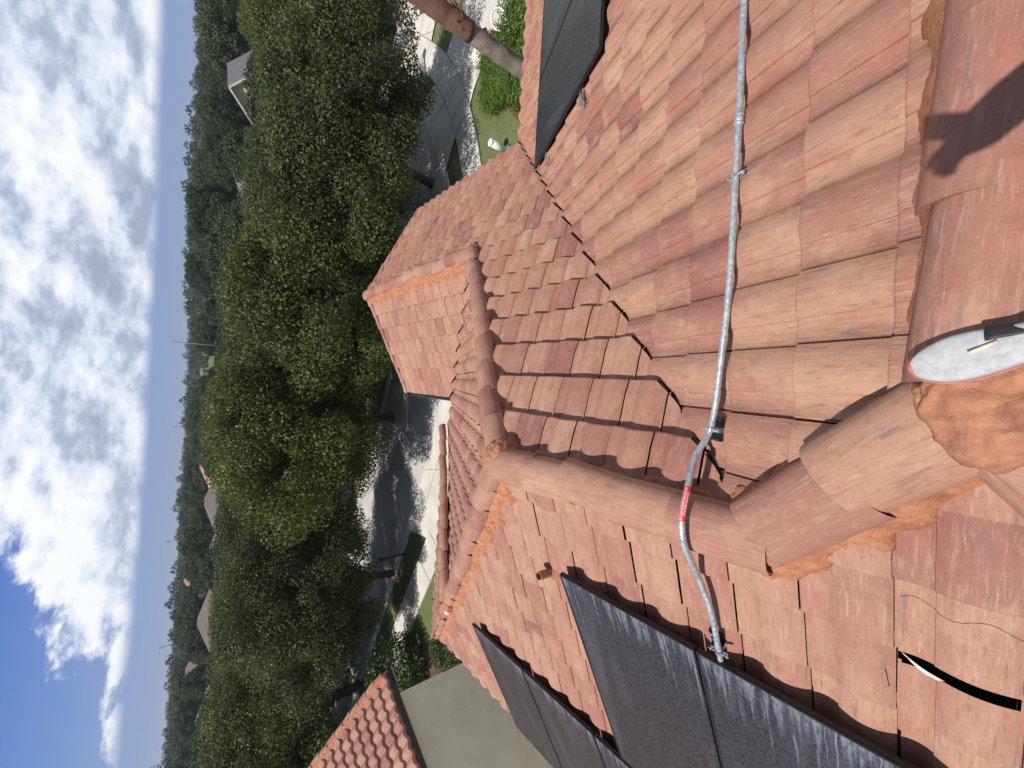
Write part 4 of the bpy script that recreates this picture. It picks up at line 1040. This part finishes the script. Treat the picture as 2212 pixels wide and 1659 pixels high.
# ---- houses beyond the trees
def far_house(label, x, y, rz, w_, d_, zw, zr, roofm, wallm=M_STUCCO2, gable=False, windows=0, group='houses beyond the trees'):
    zw -= .55; zr -= (.75 if not gable else .25); w_ *= .9
    t_ = thing('house', label, 'house', (x, y, GZ), rz, group)
    bm = bmesh.new(); box(bm, (0, 0, (zw-GZ)/2), (w_, d_, zw-GZ)); 
    if gable:
        v = [bm.verts.new(p) for p in ((-w_/2, -d_/2, zw-GZ), (w_/2, -d_/2, zw-GZ), (0, -d_/2, zr-GZ-.1))]; bm.faces.new(v)
        v = [bm.verts.new(p) for p in ((-w_/2, d_/2, zw-GZ), (w_/2, d_/2, zw-GZ), (0, d_/2, zr-GZ-.1))]; bm.faces.new(v[::-1])
    bm_obj('wall', bm, wallm, t_)
    bm = bmesh.new(); o = .5; X, Y = w_/2+o, d_/2+o; zb = zw-GZ-.12*0; zt = zr-GZ
    if gable:
        for sx in (-1, 1):
            q = [(sx*X, -Y, zb-.2), (sx*X, Y, zb-.2), (0, Y, zt), (0, -Y, zt)]
            a = [bm.verts.new(p) for p in q]; c = [bm.verts.new((p[0], p[1], p[2]-.18)) for p in q]
            bm.faces.new(a); bm.faces.new(c[::-1])
            for k in range(4): bm.faces.new((a[k], a[(k+1) % 4], c[(k+1) % 4], c[k]))
    else:
        rl = max(0.0, X-Y)
        b4 = [bm.verts.new(p) for p in ((-X, -Y, zb), (X, -Y, zb), (X, Y, zb), (-X, Y, zb))]; r2_ = [bm.verts.new((-rl-.01, 0, zt)), bm.verts.new((rl+.01, 0, zt))]
        bm.faces.new((b4[0], b4[1], r2_[1], r2_[0])); bm.faces.new((b4[1], b4[2], r2_[1])); bm.faces.new((b4[2], b4[3], r2_[0], r2_[1])); bm.faces.new((b4[3], b4[0], r2_[0])); bm.faces.new(b4[::-1])
    bmesh.ops.recalc_face_normals(bm, faces=bm.faces[:]); rf = bm_obj('roof', bm, roofm, t_)
    for sx in (-1, 1):
        bm = bmesh.new()
        if gable:
            L = math.hypot(X, zt-zb+.2); box(bm, (sx*X/2, -Y-.02, (zb-.2+zt)/2-.12), (L, .08, .22), Matrix.Rotation(sx*math.atan2(zt-zb+.2, X), 3, 'Y'))
        else: box(bm, (0, sx*(Y+.0), zb-.1), (2*X, .06, .16))
        bm_obj('fascia', bm, M_TRIM, rf)
    for k in range(windows):
        wx = (k-(windows-1)/2)*2.4
        bm = bmesh.new(); box(bm, (wx, -d_/2-.03, zw-GZ-.9), (1.2, .08, 1.3)); wn = bm_obj('window', bm, M_TRIM, t_)
        bm = bmesh.new(); box(bm, (wx, -d_/2-.08, zw-GZ-.9), (1.0, .03, 1.1)); bm_obj('pane', bm, M_GLASSW, wn)
    return t_
far_house('tan stucco house with a steep white edged gable and one window', 40.5, 69, R_(-46), 6.6, 9, -3.1, -.55, M_GREYSH, gable=True, windows=1)
far_house('small grey roof just showing above the oaks, right of the centre', 34, 83, R_(-15), 9, 9, -4.2, -1.5, M_GREYSH)
far_house('brown shingle roofed house with a window, right of the tall pole', 33, 150, R_(10), 16, 12, -4.8, -1.0, M_BROWNSH, windows=3)
far_house('low brown hip roof between the tall pole and the two small grey roofs', 20.5, 108, R_(5), 13, 11, -4.8, -2.2, M_BROWNSH)
far_house('flat looking brown roof just right of the tall thin pole', 8, 116, R_(2), 9, 9, -4.2, -2.4, M_BROWNSH)
far_house('house with terracotta patched brown roof left of the tall pole', -24, 124, R_(12), 18, 14, -4.2, -.9, M_TERR)
far_house('grey brown hip roof in front of the terracotta one', -29.5, 108, R_(30), 14, 11, -4.5, -1.6, M_BROWNSH)
far_house('pale brown hip roof sticking out of the oaks at the middle left', -33, 89, R_(20), 13, 11, -4.6, -2.0, M_BROWNSH)
far_house('large pale brown hip roof above the street oaks on the left', -50.5, 98, R_(24), 18, 15, -4.6, -1.2, M_BROWNSH)
far_house('far brown roofed house behind the large pale brown hip roof', -74, 142, R_(15), 18, 14, -4.0, -.6, M_BROWNSH)
far_house('far house with a bright white wall patch and a brown roof', -83, 136, R_(35), 15, 12, -4.0, -.6, M_BROWNSH, M_TRIM, windows=2)
far_house('light grey hip roof near the left picture edge', -66, 92, R_(28), 12, 11, -4.3, -1.5, M_GREYSH)
far_house('small reddish roof at the horizon beyond the far brown houses', -78, 185, R_(15), 15, 12, -3.6, .2, M_TERR)
# ---- trees between the houses, each its own, then the wood to the horizon
rs = random.Random(99)
HS = [(40.5, 69), (34, 83), (33, 150), (20.5, 108), (8, 116), (-24, 124), (-29.5, 108), (-33, 89), (-50.5, 98), (-74, 142), (-83, 136), (-66, 92), (-78, 185)]
placed = []; nfar = 0; FT = []
kinds = ('rounded', 'broad', 'tall', 'small', 'bushy', 'dark'); sides = ('far left', 'left', 'middle left', 'middle', 'middle right', 'right', 'far right')
tries = 0
while nfar < 140 and tries < 9000:
    tries += 1
    dist = rs.uniform(46, 235)**1.0; a = rs.uniform(-.86, .86); x = dist*math.sin(a); y = dist*math.cos(a); r = rs.uniform(3.6, 5.6)
    if any(math.hypot(x-p[0], y-p[1]) < (r+p[2])*.80 for p in placed): continue
    ok = True
    for hx, hy in HS:
        hd = math.hypot(hx, hy); ha = math.atan2(hx, hy)
        if math.hypot(x-hx, y-hy) < 10.5: ok = False
        if dist < hd and abs(a-ha) < (6.5+r*.5)/hd and hd-dist < 18: ok = False
    if not ok: continue
    top = rs.uniform(-2.4, -.6) if dist < 110 else rs.uniform(-1.2, 1.2)
    if a > .16 and dist > 75: top += rs.uniform(1.6, 3.6)
    placed.append((x, y, r)); nfar += 1
    FT.append((a, dist, top, x, y, r))
FT.sort(); used_lab = {}
HN = ['tan gabled house', 'small grey roof', 'windowed brown roof', 'low brown hip roof', 'flat looking brown roof', 'terracotta patched roof', 'grey brown hip roof', 'pale brown hip roof', 'large pale brown hip roof', 'far brown roofed house', 'far house with the white patch', 'light grey hip roof', 'small reddish roof']
ORD = ['nearest', 'second nearest', 'third nearest', 'fourth nearest', 'fifth nearest', 'sixth nearest', 'seventh nearest', 'eighth nearest', 'ninth nearest', 'tenth nearest', 'eleventh nearest', 'twelfth nearest', 'thirteenth nearest', 'fourteenth nearest', 'fifteenth nearest', 'sixteenth nearest'] + [q+' nearest' for q in ('seventeenth', 'eighteenth', 'nineteenth', 'twentieth', 'twenty first', 'twenty second', 'twenty third', 'twenty fourth', 'twenty fifth', 'twenty sixth', 'twenty seventh', 'twenty eighth', 'twenty ninth', 'thirtieth')]
cells = {}
for (a, dist, top, x, y, r) in FT:
    k = min(range(len(HS)), key=lambda q: math.hypot(x-HS[q][0], y-HS[q][1])); hx, hy = HS[k]; hd = math.hypot(hx, hy); da_ = (a-math.atan2(hx, hy))*dist
    rel = ('in front of' if dist < hd else 'behind') if abs(da_) < abs(dist-hd) else ('left of' if da_ < 0 else 'right of')
    cells.setdefault((k, rel), []).append((math.hypot(x-hx, y-hy), a, dist, top, x, y, r))
for (k, rel), lst in cells.items():
    lst.sort()
    for n_, (_, a, dist, top, x, y, r) in enumerate(lst):
        sz = 'tall' if top > .6 else ('low' if top < -1.7 else 'dark green')
        oak(x, y, top, r, rs.randrange(4), '%s tree %s the %s, %s of those' % (sz, rel, HN[k], ORD[min(n_, 29)]), rs.uniform(0, 6.28), far=True, group='trees among the far houses', name='tree')
cl = []
for i in range(1500):
    a = rs.uniform(-.95, .95); dist = 240*(1+5*rs.random()**1.6); x = dist*math.sin(a); y = dist*math.cos(a)
    sc_ = (dist/240)**.75; top = rs.uniform(.6, 2.4) + (3.2*sc_*min(1, max(0, (a-.05)/.2))) + rs.random()**7*3*sc_
    for k in range(3):
        r_ = rs.uniform(2.0, 3.2)*sc_
        cl.append(((x+rs.uniform(-4, 4)*sc_, y+rs.uniform(-3, 3), GZ + (top-GZ)*(.45+.275*k) - r_*.85), r_))
me = leaf_cloud('wood', 55, [(c, r) for c, r in cl], 0.001, 1.0, M_LEAF2) if False else None
def big_cloud(name, seed, clumps, n_, leaf, mat):
    rs_ = np.random.RandomState(seed); C = np.array([c for c, r in clumps]); Rr = np.array([r for c, r in clumps]); n = len(C)*n_
    idx = np.repeat(np.arange(len(C)), n_); d = rs_.normal(size=(n, 3)); d /= np.linalg.norm(d, axis=1)[:, None]; d[:, 2] = np.abs(d[:, 2])*.9
    d[:, 1] = np.where(rs_.rand(n) < .8, -np.abs(d[:, 1]), d[:, 1])
    p = C[idx]+d*(Rr[idx]*(.6+.4*rs_.rand(n)))[:, None]
    nr = d+rs_.normal(size=(n, 3))*.6; nr /= np.linalg.norm(nr, axis=1)[:, None]; t1 = np.cross(nr, rs_.normal(size=(n, 3))); t1 /= np.linalg.norm(t1, axis=1)[:, None]; t2 = np.cross(nr, t1)
    L = (leaf*Rr[idx]*(.5+rs_.rand(n)))[:, None]
    V = np.stack([p-t1*L, p+t2*L*.6, p+t1*L, p-t2*L*.6], 1).reshape(-1, 3).astype(np.float32)
    r1 = np.clip(rs_.rand(n)*.7+.3*rs_.rand(len(C))[idx], 0, 1); A = np.repeat(np.stack([r1, rs_.rand(len(C))[idx], r1, r1*0+1], 1), 4, 0).astype(np.float32)
    me = bpy.data.meshes.new(name); me.vertices.add(len(V)); me.vertices.foreach_set('co', V.ravel()); me.loops.add(len(V)); me.loops.foreach_set('vertex_index', np.arange(len(V), dtype=np.int32))
    me.polygons.add(n); me.polygons.foreach_set('loop_start', np.arange(0, len(V), 4, dtype=np.int32)); me.polygons.foreach_set('loop_total', np.full(n, 4, dtype=np.int32)); me.update(calc_edges=True)
    at = me.attributes.new('tcol', 'FLOAT_COLOR', 'POINT'); at.data.foreach_set('color', A.ravel()); me.materials.append(mat)
    o = bpy.data.objects.new(name, me); COL.objects.link(o); return o
wd = big_cloud('wood', 5, cl, 60, .17, M_LEAF2); tag(wd, 'flat dark green wood reaching to the horizon', 'wood', kind='stuff')

# ---- poles
def pole(name, x, y, top, r, label, arms=True, group=None):
    t_ = thing(name, label, 'pole', (x, y, GZ), 0, group); bm = bmesh.new(); tube(bm, [(0, 0, 0), (0, 0, top-GZ)], [r*1.3, r*.8], 8); bm_obj('pole', bm, M_GREYPOST, t_)
    if arms:
        bm = bmesh.new()
        for k in range(2): box(bm, (0, 0, top-GZ-1.2-1.5*k), (2.6-k*.4, r*1.2, r*1.2))
        bm_obj('crossarm', bm, M_GREYPOST, t_)
pole('antenna_mast', 4.2, 98, 4.5, .10, 'tall thin mast rising alone above the horizon near the middle', arms=False)
rs2 = random.Random(3)
for k, (a, d_) in enumerate(((-.80, 420), (-.66, 500), (-.50, 460), (-.33, 520), (-.12, 560), (.02, 520), (.10, 560), (.16, 540), (.30, 600))):
    pole('utility_pole', d_*math.sin(a), d_*math.cos(a), rs2.uniform(8, 14), .35, 'thin far utility pole poking above the wooded horizon, %s from the left' % ('first', 'second', 'third', 'fourth', 'fifth', 'sixth', 'seventh', 'eighth', 'ninth')[k], group='far utility poles on the horizon')

# ---- street lamp, mailboxes, pedestal, garden bits
lp = thing('street_lamp', 'slim grey street lamp on the small grass verge between the driveways', 'street lamp', (16.3, 20.75, GZ))
bm = bmesh.new(); tube(bm, [(0, 0, 0), (0, 0, .5), (0, 0, .55), (0, 0, 3.9)], [.13, .13, .085, .06], 12); bm_obj('post', bm, M_GREYPOST, lp)
bm = bmesh.new(); tube(bm, [(0, 0, 3.9), (0, 0, 4.0), (0, 0, 4.3), (0, 0, 4.42)], [.07, .16, .20, .08], 12); bm_obj('lamp_head', bm, M_WHITE, lp)
bm = bmesh.new(); tube(bm, [(0, 0, 4.40), (0, 0, 4.46), (0, 0, 4.60)], [.24, .22, .03], 12); bm_obj('cap', bm, M_GREYPOST, lp)
def mailbox(x, y, rz, label):
    t_ = thing('mailbox', label, 'mailbox', (x, y, GZ), rz, 'mailboxes on the verge')
    bm = bmesh.new(); box(bm, (0, 0, .55), (.10, .10, 1.15)); box(bm, (0, -.2, .98), (.07, .5, .07)); bm_obj('post', bm, M_BLACKMET, t_)
    bm = bmesh.new(); box(bm, (0, -.15, 1.14), (.20, .50, .18)); tube(bm, [(0, -.40, 1.22), (0, .10, 1.22)], .10, 14); bm_obj('box', bm, M_BLACKMET, t_)
    bm = bmesh.new(); box(bm, (.115, .0, 1.22), (.01, .03, .16)); bm_obj('flag', bm, M_RED, t_)
mailbox(-9.6, 20.1, R_(205), 'black mailbox on a post at the kerb beside the slim trunked oak')
mailbox(-20.9, 26.1, R_(205), 'black mailbox in tree shade beyond the neighbouring roof')
pd = thing('utility_pedestal', 'white cylindrical pedestal with green base standing on the lawn just behind the eave', 'utility pedestal', (9.42, 12.95, GZ))
bm = bmesh.new(); tube(bm, [(0, 0, .12), (0, 0, .80)], .135, 24); tube(bm, [(0, 0, .80), (0, 0, .83), (0, 0, .85)], [.15, .15, .12], 24); bm_obj('cover', bm, M_WHITE, pd)
bm = bmesh.new(); tube(bm, [(0, 0, 0), (0, 0, .13)], [.19, .16], 20); box(bm, (.02, -.2, .07), (.2, .12, .14)); bm_obj('base', bm, M_GREENPL, pd)
bm = bmesh.new()
for k in range(40):
    a, c = 6.283*k/40, 6.283*(k+1)/40; tube(bm, [(.36*math.cos(a), .30*math.sin(a), 0), (.36*math.cos(c), .30*math.sin(c), 0)], .035, 8, cap=False)
rg = bm_obj('garden_hoop', bm, M_WHITE); rg.location = (14.35, 13.0, GZ+.72); rg.rotation_euler = (.5, -.6, 0); tag(rg, 'white ring standing among the green shrubs beside the driveway', 'garden ornament')
sp = thing('spotlight', 'small black garden spotlight at the driveway edge', 'spotlight', (14.75, 14.3, GZ))
bm = bmesh.new(); tube(bm, [(0, 0, 0), (0, 0, .35)], .02, 8); bm_obj('stake', bm, M_BLACKMET, sp)
bm = bmesh.new(); tube(bm, [(-.05, 0, .32), (.04, .02, .42), (.20, .05, .52)], [.05, .11, .13], 14); bm_obj('lamp_head', bm, M_BLACKMET, sp)
bin_ = bm_obj('paper_scrap', (lambda b_: (box(b_, (0, 0, 0), (.5, .22, .03)), b_)[1])(bmesh.new()), M_WHITE); bin_.location = (-13.1, 17.9, GZ+.09); bin_.rotation_euler = (0, 0, 1.1); tag(bin_, 'pale blue white scrap lying on the lawn beside the sidewalk', 'litter')

# palm
pm = thing('palm_tree', 'palm tree with grey trunk turning rusty brown, cut by the top of the picture', 'palm tree', (6.44, 6.44, GZ))
def palmr(z): return .23 if z < 5 else .215
bm = bmesh.new(); zs = [i*.12 for i in range(int(11.2/.12))]
tube(bm, [(.02*math.sin(z*.8), -.01*z, z) for z in zs], [(.160 if z < 5.9 else .140)*max(1, 1.4-z) + .012*math.sin(z*38) for z in zs], 18); tk = bm_obj('trunk', bm, M_PALMB, pm)
bm = bmesh.new(); zs = [5.86+i*.08 for i in range(int(5.3/.08))]
rr = random.Random(5)
tube(bm, [(.02*math.sin(z*.8), -.01*z, z) for z in zs], [.168+rr.uniform(-.012, .016) for z in zs], 16)
for k in range(150):
    a = rr.uniform(0, 6.28); z = rr.uniform(5.95, 11); d = Vector((math.cos(a), math.sin(a), 0)); p = Vector((.0, -.075, z))+d*.15
    tube(bm, [p, p+d*.07+Vector((0, 0, rr.uniform(.08, .2)))], [.03, .008], 5)
bm_obj('fibre_boots', bm, M_PALMF, pm)
def frond(a, elev, L, parent):
    d = Vector((math.cos(a), math.sin(a), 0)); b0 = Vector((.0, -.11, 11.2)); bm = bmesh.new()
    pts = [b0+d*L*f+Vector((0, 0, math.sin(elev)*L*f - 1.1*f*f*L*.5)) for f in [i/12 for i in range(13)]]
    tube(bm, pts, [.035*(1-.8*i/12) for i in range(13)], 6)
    sd = Vector((-d.y, d.x, 0))
    for i in range(2, 13):
        for s_ in (-1, 1):
            for q in range(3):
                p = pts[i]+(pts[i]-pts[i-1])*(q/3); ln = .85*(1-.5*abs(i-7)/7)
                tip = p+sd*s_*ln*.75+d*ln*.55+Vector((0, 0, -.25*ln)); w_ = d*.025
                bm.faces.new([bm.verts.new(v) for v in (p-w_, p+w_, tip)])
    bm_obj('frond', bm, M_HEDGE, parent)
for k in range(13):
    if math.cos(k*.483+.2) > -.35: frond(k*.483+.2, rr.uniform(.0, 1.0), rr.uniform(1.7, 2.3), pm)

# shrubs and ground cover
SH = [leaf_cloud('shrub_foliage', s, [((rs.uniform(-.5, .5), rs.uniform(-.5, .5), rs.uniform(.2, .8)), rs.uniform(.28, .45)) for _ in range(16)], 900, .085, M_LEAF3) for s in (501, 502)]
GR = None
def shrub(me, x, y, sc_, label, cat='shrub', group=None, name='shrub', rz=0):
    t_ = thing(name, label, cat, (x, y, GZ), rz, group); t_.scale = sc_; o = bpy.data.objects.new('foliage', me); COL.objects.link(o); o.parent = t_
    bm = bmesh.new(); tube(bm, [(0, 0, -.05), (0, 0, .5)], .04, 6); bm_obj('stem', bm, M_BARK, t_); return t_
shr = [(14.6, 12.5, 1.1, .8, 'leafy green shrub nearest the driveway edge'), (13.6, 12.2, 1.1, .8, 'bright green shrub inside the white ring group'), (12.7, 11.2, 1.2, .8, 'yellow green shrub beside the palm trunk base'),
       (14.2, 11.0, 1.2, .9, 'green shrub at the top picture edge beside the driveway'), (10.9, 11.4, 1.1, .7, 'yellow green low shrub just over the eave'), (10.2, 10.5, 1.1, .7, 'yellow green low shrub half hidden by the eave'),
       (11.6, 12.3, 1.0, .7, 'yellow green low shrub at the edge of the lawn'), (24.3, 28.2, 1.3, .8, 'green shrub in the mulch bed across the white driveway')]
for i, (x, y, s1, s2, lb) in enumerate(shr): shrub(SH[i % 2], x, y, (s1, s1, s2), lb, group='shrubs in the planting beds', rz=i)
# strap leaved grasses
bm = bmesh.new(); rg_ = random.Random(8)
for k in range(420):
    a = rg_.uniform(0, 6.28); L = rg_.uniform(.35, .75); p = Vector((rg_.gauss(0, .22), rg_.gauss(0, .22), 0)); d = Vector((math.cos(a), math.sin(a), 0)); s_ = Vector((-d.y, d.x, 0))*.014
    q1 = p+d*L*.35+Vector((0, 0, L*.75)); q2 = p+d*L*.95+Vector((0, 0, L*.55))
    v = [bm.verts.new(c) for c in (p-s_, p+s_, q1+s_, q1-s_, q2)]; bm.faces.new(v[:4]); bm.faces.new((v[3], v[2], v[4]))
gme = bpy.data.meshes.new('grass_blades'); bm.to_mesh(gme); bm.free(); gme.materials.append(M_LEAF3)
at = gme.attributes.new('tcol', 'FLOAT_COLOR', 'POINT'); at.data.foreach_set('color', np.repeat(np.random.RandomState(2).rand(len(gme.vertices), 1)*np.array([[1, .5, 0, 0]])+np.array([[0, 0, 0, 1.]]), 1, 0).astype(np.float32).ravel())
for i in range(13):
    x = 11.6+2.6*rg_.random()+.1*i*0; y = 13.0+ (x-11.6)*.42 + rg_.uniform(-.5, .7)
    o = bpy.data.objects.new('ornamental_grass', gme); COL.objects.link(o); o.location = (x, y, GZ); o.rotation_euler = (0, 0, i); o.scale = (1.15,)*3
    tag(o, 'clump of arching strap leaves along the driveway bed', 'ornamental grass', 'strap leaved clumps beside the driveway')
HG = leaf_cloud('hedge_foliage', 510, [((math.cos(a)*r_, math.sin(a)*r_, z), .40) for z, r_ in ((.3, .75), (.8, .95), (1.3, .95), (1.8, .75), (2.15, .35)) for a in [k*.7+z for k in range(9)]], 700, .085, M_HEDGE, 1.0)
shrub(HG, -14.2, 18.0, (1.25, 1.25, 1.0), 'large round clipped dark green shrub between the sidewalk and the neighbouring wall', name='shrub')
shrub(HG, -11.2, 14.2, (.8, .8, .55), 'small dark shrub in the shade between the two houses')
fl = leaf_cloud('ground_cover', 520, [((-8.5-3.5*rs.random()*1.0-i*.05, 9.6+i*.16+rs.random()*1.6, GZ+.15), .35) for i in range(34)], 260, .10, M_HEDGE)
o = bpy.data.objects.new('ground_cover', fl); COL.objects.link(o); tag(o, 'dark low plants in the mulch bed between the two houses', 'ground cover', kind='stuff')

# ---- air that fades the far wood
bm = bmesh.new(); box(bm, (0, 1900, 11), (6000, 4200, 42)); hz = bm_obj('haze', bm, None) if False else None
bm2 = bmesh.new(); box(bm2, (0, 1900, 12.0), (6000, 4200, 42.0))
mh = bpy.data.materials.new('haze'); mh.use_nodes = True; mh.node_tree.nodes.clear()
hv = mh.node_tree.nodes.new('ShaderNodeVolumePrincipled'); hv.inputs['Density'].default_value = .00030; hv.inputs['Color'].default_value = (.78, .86, 1, 1); hv.inputs['Anisotropy'].default_value = .3
ho = mh.node_tree.nodes.new('ShaderNodeOutputMaterial'); mh.node_tree.links.new(hv.outputs[0], ho.inputs['Volume'])
hz = bm_obj('haze', bm2, mh); tag(hz, 'thin pale blue haze over the far wood', 'haze', kind='stuff')
S.cycles.volume_bounces = 0

# transmission wires strung across the far wood
for k in range(3):
    bm = bmesh.new(); pts = []
    for i in range(41):
        f = i/40; x = -20 + 190*f; sag = 4*((f*4) % 1 - .5)**2
        pts.append((x, 300 - 40*f, -2.0 - 1.6*k + sag*1.2))
    tube(bm, pts, .06, 4); wv = bm_obj('power_line', bm, M_GREYPOST)
    tag(wv, '%s of three thin power lines across the far trees on the right' % ('topmost', 'middle', 'lowest')[k], 'power line', 'power lines across the far trees')
